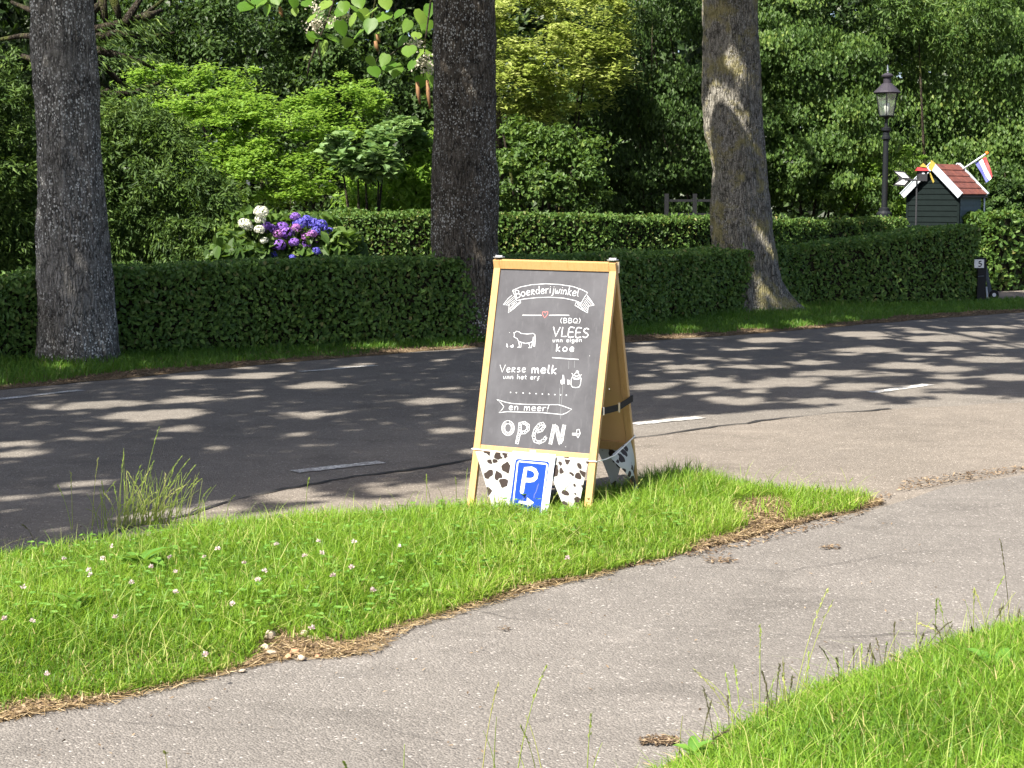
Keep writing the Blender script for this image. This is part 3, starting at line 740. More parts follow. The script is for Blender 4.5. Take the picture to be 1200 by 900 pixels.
def shrub(name, label, cat, base, ells, n, L, W, mat, clump=.12, per=14, style='leaf', stems=5, shell=(.72, 1.04), hexa=False, group=None):
    b = np.array([base[0], base[1], 0.0]); root = empty(name, tuple(b)); tag(root, label, cat, group)
    p, nv, cr = blob_points(ells, n, clump, per, shell, flat=.95 if style == 'spray' else .6, fine=.62 if style == 'spray' else 1.0); keep = p[:, 2] > .05; p, nv, cr = p[keep], nv[keep], cr[keep]; n = len(p)
    if style == 'leaf': d = rng.normal(size=(n, 3)) * .8 + nv * .5 - [0, 0, .35]; nr = nv * .7 + [0, 0, .8] + rng.normal(0, .4, (n, 3))
    elif style == 'layer': d = rng.normal(size=(n, 3)) * [1, 1, .25] + nv * .3; nr = np.array([0, 0, 1.0]) + rng.normal(0, .28, (n, 3)) + nv * .25
    elif style == 'ivy': d = rng.normal(size=(n, 3)) * .35 - [0, 0, 1.0]; nr = nv + [0, 0, .25] + rng.normal(0, .42, (n, 3))
    else: d = nv * .8 + rng.normal(size=(n, 3)) * .45 - [0, 0, .55]; nr = nv + rng.normal(0, .7, (n, 3))   # conifer spray
    sz = rng.uniform(.65, 1.3, n)
    leaves('foliage', p - b, d, nr, sz * L, sz * W, mat, root, hexa=hexa, rnd=np.clip(.62 * rng.random(n) + .38 * cr, 0, 1), kind='stuff')
    mb = MB(); r2 = np.random.default_rng(len(label))
    for k in range(stems):
        c, r = ells[r2.integers(len(ells))]; e = np.array(c) - b + r2.normal(size=3) * np.array(r) * .35; e[2] = max(e[2], .3)
        s0 = np.array([r2.normal() * .08, r2.normal() * .08, -.02]); m = s0 * .4 + e * .6; m[2] = e[2] * .5
        mb.tube([s0, m, e], [.035, .025, .008], 6)
    if stems: mb.build('stems', M['limb'], root, smooth=True)
    return root
def E(u, v, y, ru, rv, rd=None):
    """an ellipsoid that covers ru x rv photo pixels round (u, v) at distance y"""
    k = y / F; return (P(u, v, y), (ru * k, rd if rd else max(ru, rv) * k * .8, rv * k))
def bs(u, y): return (P(u, 300, y)[0], y)
shrub('conifer_shrub', 'feathery green conifer at the left edge behind the grey trunk', 'conifer', bs(5, 18.2), [E(0, 250, 18.2, 62, 110), E(12, 150, 18.4, 55, 90), E(-40, 200, 18.2, 60, 160), E(25, 300, 18.0, 40, 50)], 34000, .075, .022, M['conifer'], .10, 18, 'spray')
shrub('conifer_shrub', 'dark rounded conifer mound behind the hedge right of the grey trunk', 'conifer', bs(200, 18.6), [E(165, 230, 18.6, 95, 105, .42), E(225, 265, 18.5, 70, 75, .42), E(130, 190, 18.9, 60, 80, .42), E(255, 295, 18.4, 45, 45, .42), E(110, 290, 18.5, 60, 60, .42)], 60000, .07, .019, M['conifer'], .09, 34, 'spray')
shrub('acer_shrub', 'bright green layered shrub in full sun behind the hydrangea', 'shrub', bs(320, 24), [E(250, 150, 24, 75, 45), E(335, 165, 24.2, 90, 55), E(230, 200, 23.6, 55, 45), E(310, 215, 23.6, 80, 40), E(200, 115, 24.4, 50, 40), E(400, 130, 24.6, 60, 40), E(270, 110, 24.8, 50, 30), E(205, 150, 23.9, 40, 40)], 36000, .07, .042, M['bright'], .16, 60, 'layer')
shrub('maple_shrub', 'pale bluish green maple shrub left of the dark straight trunk', 'shrub', bs(430, 22.4), [E(415, 175, 22.2, 38, 22), E(440, 195, 22.1, 34, 20), E(465, 165, 22.6, 36, 26)], 3000, .12, .10, M['maple'], .14, 26, 'layer', hexa=True)
shrub('laurel_shrub', 'bright leafy shrub low behind the rear hedge beside the dark trunk', 'shrub', bs(470, 22.9), [E(470, 225, 22.8, 60, 35), E(500, 195, 22.9, 40, 45), E(430, 240, 22.8, 30, 20)], 5200, .10, .045, M['bright'], .12, 12, 'leaf')
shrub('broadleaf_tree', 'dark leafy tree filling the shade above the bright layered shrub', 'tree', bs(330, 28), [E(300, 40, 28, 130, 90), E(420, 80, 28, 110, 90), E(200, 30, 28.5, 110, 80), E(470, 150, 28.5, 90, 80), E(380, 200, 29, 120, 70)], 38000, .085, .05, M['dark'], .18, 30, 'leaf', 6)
shrub('golden_tree', 'golden variegated tree in sun right of the dark straight trunk', 'tree', bs(640, 26), [E(610, 30, 25.8, 60, 55), E(650, 75, 25.6, 75, 50), E(610, 105, 25.6, 55, 40), E(690, 25, 26, 55, 45), E(700, 85, 26, 40, 40), E(640, 130, 25.8, 55, 25)], 20000, .085, .042, M['golden'], .17, 55, 'layer')
shrub('leafy_shrub', 'mid green shrub under the golden tree, behind the rear hedge', 'shrub', bs(620, 24.7), [E(605, 215, 24.6, 50, 42), E(660, 205, 24.8, 55, 45), E(590, 175, 24.9, 45, 30), E(640, 175, 25, 50, 32)], 11000, .075, .042, M['ivy'], .12, 14, 'leaf')
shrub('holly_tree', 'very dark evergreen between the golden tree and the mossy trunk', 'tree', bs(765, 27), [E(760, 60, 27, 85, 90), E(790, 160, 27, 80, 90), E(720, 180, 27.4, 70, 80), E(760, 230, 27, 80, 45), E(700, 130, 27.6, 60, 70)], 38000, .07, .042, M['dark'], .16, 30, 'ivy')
shrub('ivy_bank', 'sloping ivy mound between the mossy trunk and the street lamp', 'shrub', bs(950, 28.6), [E(915, 70, 28.4, 60, 75), E(960, 110, 28.3, 70, 75), E(1000, 150, 28.2, 55, 65), E(930, 180, 28.3, 70, 75), E(1000, 215, 28.0, 60, 50), E(880, 130, 28.8, 40, 130), E(860, 220, 28.8, 60, 50)], 44000, .07, .048, M['ivy'], .14, 36, 'ivy')
shrub('ivy_bank', 'tall ivy covered thicket behind the shed and the flag', 'shrub', bs(1120, 30.6), [E(1090, 80, 31, 80, 110), E(1160, 90, 30.6, 80, 110), E(1110, 190, 30.3, 80, 80), E(1190, 190, 30.3, 70, 90), E(1050, 170, 30.8, 60, 90), E(1230, 120, 30.6, 70, 150), E(1140, 20, 31, 100, 60)], 52000, .075, .05, M['ivy'], .15, 36, 'ivy', 0)
shrub('leafy_shrub', 'sunlit bushy shrub beside the street lamp, left of the shed', 'shrub', bs(1025, 28.2), [E(1015, 205, 28.2, 38, 38), E(1045, 225, 28.1, 32, 28), E(985, 225, 28.2, 34, 26), E(1060, 195, 28.4, 26, 24)], 6500, .075, .045, M['bright'], .11, 12, 'leaf')
shrub('leafy_shrub', 'dark shrub at the right edge behind the flag and drain pipe', 'shrub', bs(1190, 28.3), [E(1195, 245, 28.2, 55, 40), E(1175, 225, 28.4, 30, 30)], 6000, .08, .05, M['dark'], .12, 12, 'leaf')
shrub('weeping_tree', 'weeping tree with yellowish hanging shoots at the top right', 'tree', bs(1100, 29.2), [E(1075, 30, 29.2, 30, 26), E(1105, 45, 29.2, 22, 20), E(1140, 10, 29.2, 40, 22), E(1060, 5, 29.2, 34, 22)], 3600, .12, .03, M['ivy'], .13, 10, 'spray', 1)
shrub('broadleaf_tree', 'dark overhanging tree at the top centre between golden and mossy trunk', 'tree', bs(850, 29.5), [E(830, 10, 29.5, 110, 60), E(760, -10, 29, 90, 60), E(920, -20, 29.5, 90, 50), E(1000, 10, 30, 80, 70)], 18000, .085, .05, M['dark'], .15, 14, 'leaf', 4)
# the wood that closes the view
def far_wood():
    n = 90000; x = rng.uniform(-15, 19, n); y = 33 + np.abs(rng.normal(0, 2.2, n)) + .12 * x; z = rng.uniform(0, 9.5, n)
    p = np.column_stack([x, y, z]); p[:, 1] += 1.4 * fast_noise(p, .9, 40)
    d = rng.normal(size=(n, 3)); d[:, 2] -= .4; nr = rng.normal(size=(n, 3)) * .6 + [0, -.6, .6]
    o = leaves('wood', p, d, nr, rng.uniform(.14, .26, n), rng.uniform(.1, .16, n), M['wood_far'])
    tag(o, 'dense dark wood closing the view behind the garden', 'woodland', kind='stuff')
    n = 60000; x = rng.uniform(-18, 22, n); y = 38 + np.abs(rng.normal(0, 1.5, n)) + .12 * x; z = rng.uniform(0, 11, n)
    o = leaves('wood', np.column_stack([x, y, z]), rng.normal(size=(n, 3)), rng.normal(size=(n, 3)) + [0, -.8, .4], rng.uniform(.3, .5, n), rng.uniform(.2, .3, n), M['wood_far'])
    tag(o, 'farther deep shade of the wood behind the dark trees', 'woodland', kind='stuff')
far_wood()
for i, (u, y, r, lab) in enumerate([(585, 27.5, .06, 'thin dark stem under the golden tree'), 
                                    (545, 27, .12, 'slim dark trunk hidden behind the straight roadside trunk')]):
    x = P(u, 300, y)[0]; t = empty('garden_tree', (x, y, 0)); tag(t, lab, 'tree')
    mb = MB(); mb.tube([(0, 0, -.05), (.03, 0, 1.5), (-.04, .05, 3.2), (.06, .1, 6)], [r * 1.2, r, r * .85, r * .5], 10); mb.build('trunk', M['limb'], t, smooth=True)
# mossy dead limbs right of the grey trunk
def limb_tree():
    y = 19.6; b = P(95, 300, y); t = empty('mossy_tree', (b[0], y, 0)); tag(t, 'bare mossy branches spreading right of the grey speckled trunk', 'tree'); o = np.array([b[0], y, 0])
    mb = MB(); mb.tube([np.array([0, 0, -.05]), P(96, 200, y) - o, P(98, 100, y) - o, P(100, 0, y) - o, P(104, -120, y) - o], [.17, .15, .14, .13, .1], 12); mb.build('trunk', M['limb'], t, smooth=True)
    for pts in [[(100, 40), (130, 32), (150, 25), (172, 18), (195, -5)], [(100, 45), (135, 38), (170, 45), (205, 40)], [(100, 55), (130, 62), (160, 70), (182, 80)], [(100, 60), (120, 75), (138, 92), (150, 102)], [(100, 108), (130, 113), (155, 108), (190, 95)],
                [(120, 110), (136, 118), (150, 124), (170, 127)], [(120, -10), (124, 20), (128, 35)], [(105, 20), (118, 5), (130, -15)], [(150, 25), (160, 5), (168, -12)], [(170, 18), (180, 22), (190, 12)], [(132, -8), (138, 15), (142, 34)], [(112, 80), (104, 92), (118, 100), (135, 104)],
                [(85, 30), (50, 45), (20, 40), (-10, 50)], [(85, 10), (40, 15), (10, 2)], [(85, 75), (40, 70), (15, 60)]]:
        m2 = MB(); k = len(pts); m2.tube([P(u, v, y - .25 + .1 * i) - o + rng.normal(0, .015, 3) for i, (u, v) in enumerate(pts)], list(np.linspace(.06, .016, k)), 8); br = m2.build('branch', M['limb'], t, smooth=True)
    pp, dd = [], []
    for k in range(900):
        u = rng.uniform(100, 200); v = lerp_tab([(100, 40), (150, 30), (200, 30)], u) + rng.choice([0, 14, 40, 75]) + rng.normal(0, 5); pp.append(P(u, v, y - .2 + rng.normal(0, .12)))
    p = np.array(pp) - o; n = len(p)
    leaves('foliage', p, rng.normal(size=(n, 3)) * .3 + [.7, 0, -.5], rng.normal(size=(n, 3)) + [0, 0, 1], .09, .018, M['conifer'], t, kind='stuff')
limb_tree()
# catalpa: large drooping leaves with pale flowers in front of the dark trees
def catalpa():
    y = 20.5; b = P(548, 300, y + 1.2); t = empty('catalpa_tree', (b[0], y + 1.2, 0)); o = np.array([b[0], y + 1.2, 0])
    tag(t, 'overhanging tree branch with big heart shaped leaves and white blossoms', 'tree')
    mb = MB(); mb.tube([(0, 0, -.05), (.02, 0, 2), (0, -.1, 4), (-.1, -.2, 5.5)], [.16, .13, .11, .08], 10); mb.build('trunk', M['limb'], t, smooth=True)
    for pts in [[(520, -60), (460, -50), (400, -30), (330, -25), (280, -12)], [(400, -30), (385, 20), (372, 50), (378, 85)], [(460, -50), (440, 0), (432, 40)], [(520, -60), (505, 0), (498, 50), (496, 90)], [(330, -25), (325, -5), (328, 15)], [(372, 50), (362, 75), (360, 92)], [(498, 50), (470, 55), (450, 70)]]:
        mb = MB(); mb.tube([P(u, v, y) - o for u, v in pts], list(np.linspace(.018, .006, len(pts))), 6); mb.build('branch', M['limb'], t, smooth=True)
    # one heart shaped leaf, shared
    prof = [(0, -.42), (.2, -.5), (.42, -.36), (.48, -.1), (.36, .18), (.16, .42), (0, .6), (-.16, .42), (-.36, .18), (-.48, -.1), (-.42, -.36), (-.2, -.5)]
    metas = []
    for r_ in (.1, .45, .85):
        v = [(x, yv, .09 * abs(x) - .16 * yv * yv) for x, yv in prof] + [(0, 0, -.03)]
        f = []
        for i in range(12): f += [12, i, (i + 1) % 12]
        metas.append(raw_mesh('leaf', v, f, 3, M['catalpa'], {'rnd': np.full(13, r_)}, smooth=True))
    spots_ = [(288, 8, 22), (305, 4, 18), (292, 2, 16), (343, 3, 16), (312, 12, 14), (345, 14, 10), (372, 18, 16), (385, 28, 16), (412, 24, 18), (402, 33, 20), (392, 45, 20), (380, 56, 18), (372, 42, 18), (368, 43, 14), (427, 18, 18), (433, 30, 20), (450, 20, 22), (436, 14, 18), (470, 16, 16), (405, 8, 16), (380, 6, 18), (360, 4, 16), (420, 2, 18), (452, 4, 18),
             (456, 78, 20), (466, 82, 20), (432, 72, 16), (440, 84, 18), (478, 60, 20), (490, 66, 18), (484, 76, 16), (452, 70, 16), (500, 92, 18), (493, 96, 16), (507, 96, 16), (486, 42, 14), (472, 48, 16), (500, 30, 18), (490, 20, 20), (502, 12, 18), (478, 30, 16), (498, 62, 18), (506, 78, 16), (418, 40, 16), (408, 50, 15), (396, 14, 18), (418, 12, 18), (366, 22, 14), (300, -2, 22), (322, -4, 22), (444, 44, 14)]
    for i, (u, v, s) in enumerate(spots_):
        lf = bpy.data.objects.new('leaf', metas[i % 3]); link(lf, t)
        yy = y + rng.normal(0, .25); lf.location = P(u + rng.normal(0, 1.5), v, yy) - o; k = s * yy / F * 1.0; lf.scale = (k, k, k)
        lf.rotation_euler = (math.radians(rng.uniform(-150, -95)) + math.pi * 0, math.radians(rng.uniform(-25, 25)), math.radians(rng.uniform(-60, 60)))
    for k, (u, v) in enumerate([(371, 12), (393, 24), (372, 28), (405, 16), (487, 52), (497, 74), (503, 80), (366, 30), (496, 70)]):
        n = 60; c = P(u, v, y - .15) - o; leaves('blossom', c + rng.normal(size=(n, 3)) * [.05, .04, .045], rng.normal(size=(n, 3)), rng.normal(size=(n, 3)), .035, .028, M['petal_cream'], t)
    for u, v, l in [(489, 96, 26), (501, 94, 34), (440, 48, 12), (328, 8, 12), (442, 40, 10)]:
        mb = MB(); mb.tube([P(u, v, y) - o, P(u + 1, v + l * .5, y) - o, P(u + 3, v + l, y) - o], [.02, .026, .012], 7); mb.build('seed_pod', M['pod'], t, smooth=True)
catalpa()
# ------------------------------------------------------------------ hydrangeas
def flower_head(mat, n, seed):
    r = np.random.default_rng(seed); d = unit(r.normal(size=(n, 3))); d = d[d[:, 2] > -.75]; n = len(d)
    p = d * (.5 + .03 * r.normal(size=(n, 1))); p[:, 2] *= .78; P_, D_, N_ = [], [], []
    for k in range(4):
        a = np.cross(d, [0.1, .2, .97]); a = unit(a); b = np.cross(d, a); q = k * math.pi / 2 + r.random(n)[:, None] * .4
        t = a * np.cos(q) + b * np.sin(q); P_.append(p + t * .055); D_.append(t); N_.append(d + .25 * t)
    p = np.concatenate(P_); m = len(p); d_, n_ = np.concatenate(D_), np.concatenate(N_)
    o = leaves('flower_head', p, d_, n_, .13, .11, mat, None, rnd=np.tile(r.random(n), 4)); me = o.data; bpy.data.objects.remove(o); return me
def hydrangea(label, u, y, ells, heads, nl, cat='flowering shrub'):
    root = shrub('hydrangea', label, cat, bs(u, y), ells, nl, .13, .085, M['ivy'], .10, 8, 'leaf', 6, hexa=True)
    o = np.array([*bs(u, y), 0]); kinds = {k: flower_head(M['petal_' + k], 120, hash(k) % 97 if False else len(k)) for k in set(h[3] for h in heads)}
    for (hu, hv, s, k) in heads:
        f_ = bpy.data.objects.new('flower_head', kinds[k]); link(f_, root); yy = y - .25 + rng.normal(0, .06); f_.location = P(hu, hv, yy) - o
        q = s * yy / F * (.85 if k == 'white' else 1.0); f_.scale = (q, q, q); f_.rotation_euler = (rng.uniform(-.4, .4), rng.uniform(-.4, .4), rng.uniform(0, 6))
        mb = MB(); e = np.array(f_.location); e[2] -= q * .3; mb.tube([e, e + np.array([-e[0] * .15, .12, -.14]), e * np.array([.4, .2, 0]) + [0, .15, .35]], [.008, .009, .012], 5); mb.build('stem', M['stem'], root)
    return root
hydrangea('blue and purple mophead hydrangea flowering above the front hedge', 350, 18.1, [E(350, 285, 18.2, 55, 34), E(390, 300, 18.1, 40, 28), E(320, 300, 18.1, 40, 28)],
          [(317, 270, 17, 'purple'), (331, 266, 14, 'purple'), (337, 273, 16, 'purple'), (326, 274, 12, 'pink'), (346, 254, 12, 'purple'), (352, 262, 17, 'blue'), (360, 258, 14, 'blue'), (347, 267, 12, 'pink'), (368, 262, 15, 'blue'), (377, 263, 14, 'blue'), (372, 270, 14, 'blue'), (358, 272, 12, 'pink'), (366, 274, 11, 'pink'),
           (359, 278, 11, 'pink'), (376, 281, 14, 'blue'), (369, 281, 9, 'pink'), (386, 272, 13, 'blue'), (391, 273, 10, 'blue'), (327, 287, 16, 'purple'), (345, 284, 12, 'purple'), (352, 286, 12, 'purple'), (360, 288, 15, 'purple'), (320, 298, 11, 'blue'), (350, 300, 13, 'blue'), (371, 294, 10, 'blue'), (400, 279, 9, 'blue'),
           (343, 302, 9, 'blue'), (381, 300, 6, 'blue'), (312, 265, 12, 'purple'), (306, 273, 9, 'blue')], 4200)
hydrangea('taller hydrangea with round creamy white heads left of the purple one', 295, 18.0, [E(292, 280, 18.1, 26, 30), E(305, 300, 18.0, 34, 24), E(280, 300, 18.0, 26, 22)],
          [(306, 248, 19, 'white'), (287, 262, 17, 'white'), (291, 266, 13, 'white'), (305, 257, 15, 'white'), (304, 269, 14, 'white'), (310, 282, 11, 'white')], 2600)

# ------------------------------------------------------------------ chalkboard sign
yaw, roll, pit = -0.4871, 0.0059, 0.0137
SL, SW, SB, SO = 1.1838, .6241, .241, np.array([.1972, 7.8288, -.006])
cy, sy = math.cos(yaw), math.sin(yaw); cr, sr = math.cos(roll), math.sin(roll); cp, sp = math.cos(pit), math.sin(pit)
SR = np.array([[cy, -sy, 0], [sy, cy, 0], [0, 0, 1]]) @ np.array([[cr, 0, sr], [0, 1, 0], [-sr, 0, cr]]) @ np.array([[1, 0, 0], [0, cp, -sp], [0, sp, cp]])
hA = SL * math.cos(SB); tA = SL * math.sin(SB)
sign = empty('chalkboard_sign', tuple(SO)); sign.rotation_euler = Matrix(SR.tolist()).to_euler()
tag(sign, 'wooden A-frame chalkboard with handwritten farm shop offers standing on the grass bank', 'sandwich board')
APX = np.array([0, 0, hA]); DF = np.array([0, -tA, -hA]) / SL; DB = np.array([0, tA, -hA]) / SL   # down the front and the back
NF = np.cross(np.array([1.0, 0, 0]), -DF); NF = NF if NF[1] < 0 else -NF; NB = NF * np.array([1, -1, 1])
LW, LT = .034, .022
X1 = np.array([1.0, 0, 0])
for D, N in ((DF, NF), (DB, NB)):
    for sgn in (-1, 1):
        mb = MB(); x = sgn * (SW / 2 - LW / 2); a = APX + X1 * x - N * LT / 2; mb.bar(a + D * .004, a + D * (SL + .02), LW, LT, X1); mb.build('leg', M['wood'], sign, .0025)
    for q0, q1 in ((.004, .046), (.872, .915)):
        mb = MB(); c = APX + D * (q0 + q1) / 2 - N * (LT / 2 + .0015); w = SW - 2 * LW - .001; mb.bar(c - X1 * w / 2, c + X1 * w / 2, q1 - q0, LT - .003, D); mb.build('rail', M['wood'], sign, .002)
def panel(D, N, mat, name, setback):
    mb = MB(); a = APX + D * .046 - N * setback; b = APX + D * .872 - N * setback; mb.bar(a, b, SW - 2 * LW - .001, .004, X1); return mb.build(name, mat, sign)
board = panel(DF, NF, M['board'], 'chalkboard', .010)
panel(DB, NB, M['wood_back'], 'back_panel', .010)
for sgn in (-1, 1):
    mb = MB(); x = sgn * (SW / 2 - .022); mb.box(APX + [x, 0, .004], (.036, .05, .004)); mb.box(APX + [x, 0, .009], (.036, .008, .008)); mb.box(APX + [x, -.006, .007], (.008, .008, .004)); mb.build('hinge', M['steel'], sign, .001)
mb = MB(); mb.box(APX + [SW / 2 + .002, .012, -.03], (.003, .014, .05)); mb.build('hinge_plate', M['buckle'], sign)
# strap between the legs on the right
q = .69; mb = MB(); a = APX + DF * (q - .01) + X1 * (SW / 2 + .003) - NF * .004; b = APX + DB * (q - .025) + X1 * (SW / 2 + .003) + NB * .018
m_ = (a + b) / 2 + np.array([.004, 0, -.012])
for s0, s1 in ((a, m_), (m_, b)): mb.bar(s0, s1, .030, .003, np.array([0, 0, 1.0]))
st = mb.build('strap', M['strap'], sign)
mb = MB(); mb.bar(m_ + [.003, .0, -.022], m_ + [.003, 0, .022], .012, .006, np.array([0, 1.0, 0])); mb.build('buckle', M['buckle'], st, .001)
mb = MB(); mb.bar(a + [.003, .010, -.018], a + [.003, .010, .018], .010, .004, np.array([0, 1.0, 0])); mb.build('buckle', M['steel'], st, .001)
# chalk drawing: thin strokes lying on the board
BO = SO + SR @ (APX - NF * .0075); BN = SR @ NF
def to_board(u, v): return SR.T @ (PL(u, v, BO, BN) - SO)
PXM = 7.85 / F                                # metres per photo pixel at the board
def strokes(name, lines, width, mat, parent=board, conv=to_board, nvec=NF, closed=False, lift=0.0):
    if parent is board: width = width * .66
    """each line is a list of photo pixels; drawn as a flat ribbon `width` photo pixels wide with rounded ends"""
    mb = MB(); w = width * PXM / 2
    for ln in lines:
        pts = [conv(u, v) + nvec * lift for u, v in ln]
        if len(pts) == 1: pts = [pts[0] - X1 * w * .3, pts[0] + X1 * w * .3]
        # resample a smooth line
        out = []
        n = len(pts)
        for i in range(n):
            p = pts[i]; t = pts[min(i + 1, n - 1)] - pts[max(0, i - 1)]
            if n > 2 and (i == 0 or i == n - 1) and np.linalg.norm(pts[0] - pts[-1]) < 1e-6: t = pts[1] - pts[-2]
            t = t / (np.linalg.norm(t) + 1e-9); s = np.cross(nvec, t); s /= np.linalg.norm(s) + 1e-9
            if i == 0: out.append((p - t * w * .8, s, .5))
            out.append((p, s, 1.0))
            if i == n - 1: out.append((p + t * w * .8, s, .5))
        vs_ = []
        for p, s, k in out: vs_ += [p + s * w * k, p - s * w * k]
        mb.add(vs_, [(2 * i, 2 * i + 1, 2 * i + 3, 2 * i + 2) for i in range(len(out) - 1)])
    return mb.build(name, mat, parent)
def arc(cx, cy, rx, ry, a0, a1, n=10):
    return [(cx + rx * math.cos(math.radians(a0 + (a1 - a0) * i / n)), cy - ry * math.sin(math.radians(a0 + (a1 - a0) * i / n))) for i in range(n + 1)]
# handwritten letters: strokes in a box, x to the right, y up; x-height .6, capitals 1
GL = {
 'B': (.62, [[(.05, 0), (.08, .5), (.05, 1), (.4, .95), (.52, .78), (.4, .58), (.08, .52)], [(.3, .54), (.55, .42), (.6, .2), (.4, .03), (.05, 0)]]),
 'V': (.7, [[(0, 1), (.33, 0), (.7, 1)]]), 'L': (.55, [[(.08, 1), (.05, 0), (.55, .03)]]), 'E': (.58, [[(.55, 1), (.06, .97), (.05, 0), (.58, .02)], [(.05, .5), (.48, .52)]]),
 'S': (.58, [[(.55, .92), (.3, 1), (.08, .85), (.1, .62), (.48, .42), (.53, .18), (.3, 0), (.03, .08)]]), 'Q': (.7, [[(.6, .25), (.66, .6), (.45, .97), (.15, .9), (.03, .5), (.15, .08), (.45, .03), (.6, .25)], [(.4, .28), (.68, -.02)]]),
 '(': (.25, [[(.2, 1.05), (.04, .7), (.04, .35), (.2, -.05)]]), ')': (.25, [[(.04, 1.05), (.2, .7), (.2, .35), (.04, -.05)]]), '!': (.2, [[(.16, 1.0), (.06, .3)], [(.02, .02), (.05, .04)]]),
 'o': (.52, [[(.26, .62), (.05, .48), (.04, .15), (.25, 0), (.46, .14), (.47, .45), (.26, .62)]]), 'e': (.5, [[(.05, .3), (.44, .36), (.38, .58), (.18, .6), (.04, .34), (.12, .05), (.3, 0), (.47, .1)]]),
 'R': (.5, [[(.05, 0), (.06, .62)], [(.06, .6), (.36, .62), (.4, .42), (.08, .3), (.45, 0)]]), 'r': (.4, [[(.05, .6), (.06, 0)], [(.06, .36), (.18, .56), (.38, .58)]]),
 'd': (.52, [[(.44, 1), (.46, 0)], [(.45, .48), (.2, .58), (.04, .32), (.16, .03), (.45, .12)]]), 'i': (.16, [[(.08, .58), (.08, 0)], [(.07, .82), (.09, .84)]]), 'j': (.26, [[(.2, .58), (.2, -.2), (.02, -.3)], [(.2, .82), (.22, .84)]]),
 'w': (.66, [[(.03, .58), (.12, .04), (.25, .05), (.33, .42), (.42, .05), (.55, .06), (.64, .6)]]), 'n': (.5, [[(.06, .58), (.06, 0)], [(.06, .35), (.2, .57), (.38, .52), (.43, 0)]]), 'k': (.5, [[(.06, 1), (.07, 0)], [(.42, .62), (.09, .28), (.46, 0)]]),
 'l': (.22, [[(.06, 1), (.07, .08), (.2, 0)]]), 'v': (.46, [[(.03, .55), (.1, .08), (.28, .04), (.42, .56)]]), 'a': (.5, [[(.1, .55), (.05, 0)], [(.1, .55), (.38, .58), (.42, 0)], [(.08, .28), (.4, .28)]]), 'g': (.5, [[(.42, .52), (.15, .6), (.04, .35), (.18, .1), (.4, .18)], [(.42, .58), (.42, -.1), (.25, -.3), (.05, -.2)]]),
 's': (.46, [[(.4, .55), (.15, .6), (.08, .42), (.36, .26), (.38, .06), (.05, .02)]]), 'm': (.74, [[(.05, .58), (.05, 0)], [(.05, .38), (.18, .57), (.32, .5), (.36, 0)], [(.36, .38), (.5, .57), (.63, .5), (.68, 0)]]),
 'h': (.5, [[(.08, 1), (.06, 0)], [(.07, .35), (.22, .55), (.38, .48), (.42, 0)]]), 't': (.36, [[(.16, .9), (.15, .1), (.32, .02)], [(.02, .58), (.32, .6)]]), 'f': (.4, [[(.38, .62), (.22, .6), (.16, .4), (.2, -.12), (.04, -.25)], [(.04, .2), (.34, .26)]]), ' ': (.35, []), }
def write(name, text, base, cap, width, mat='chalk', gap=.16, sx=1.0):
    """base: baseline as photo pixels (two or more points); cap: capital height in pixels; letters spread over the whole baseline"""
    bx = np.array(base, float); seg = np.concatenate([[0], np.cumsum(np.linalg.norm(np.diff(bx, axis=0), axis=1))]); tot = seg[-1]
    adv = [GL[c][0] + gap for c in text]; nat = sum(adv) - gap; k = tot / nat; lines = []; x = 0
    for c, a in zip(text, adv):
        for stq in GL[c][1]:
            ln = []
            # smooth the stroke a little
            q = stq
            if len(q) > 3:
                dense = []
                for i in range(len(q) - 1):
                    p0 = q[max(i - 1, 0)]; p1 = q[i]; p2 = q[i + 1]; p3 = q[min(i + 2, len(q) - 1)]
                    for t in (0, .25, .5, .75):
                        dense.append(tuple(.5 * (2 * p1[j] + (p2[j] - p0[j]) * t + (2 * p0[j] - 5 * p1[j] + 4 * p2[j] - p3[j]) * t * t + (3 * p1[j] - p0[j] - 3 * p2[j] + p3[j]) * t ** 3) for j in (0, 1)))
                dense.append(q[-1]); q = dense
            for gx, gy in q:
                s = (x + gx) * k; bu = np.interp(s, seg, bx[:, 0]); bv = np.interp(s, seg, bx[:, 1])
                s2 = min(s + 2, tot); s1 = max(s - 2, 0); tu = np.interp(s2, seg, bx[:, 0]) - np.interp(s1, seg, bx[:, 0]); tv = np.interp(s2, seg, bx[:, 1]) - np.interp(s1, seg, bx[:, 1]); l = math.hypot(tu, tv) + 1e-9
                ln.append((bu + tv / l * gy * cap + gy * cap * .08, bv - tu / l * gy * cap))
            lines.append(ln)
        x += a
    return strokes(name, lines, width, M[mat])
c1 = lambda pts: [(570 + x / 7.5, 300 + y / 7.5) for x, y in pts]
c2 = lambda pts: [(570 + x / 7.5, 360 + y / 7.5) for x, y in pts]
c3 = lambda pts: [(560 + x / 7.5, 415 + y / 7.5) for x, y in pts]
c4 = lambda pts: [(560 + x / 7.5, 460 + y / 7.5) for x, y in pts]
write('chalk_lettering', 'BoeRderijwinkel', c1([(262, 372), (345, 348), (460, 332), (560, 326), (640, 330), (720, 343), (808, 354)]), 9.0, 1.0, gap=.12)
strokes('chalk_banner', [c1(p) for p in [[(230, 303), (300, 272), (400, 252), (520, 244), (640, 250), (760, 268), (840, 296), (890, 322), (862, 362), (832, 416)], [(230, 303), (248, 345), (265, 392), (330, 378), (450, 365), (560, 362), (680, 370), (780, 392), (832, 416)],
    [(225, 345), (190, 375), (148, 428), (200, 432), (192, 500), (240, 462), (302, 408), (298, 392)], [(885, 345), (915, 385), (948, 432), (895, 442), (890, 500), (840, 472), (778, 432), (792, 402)]]], .85, M['chalk'])
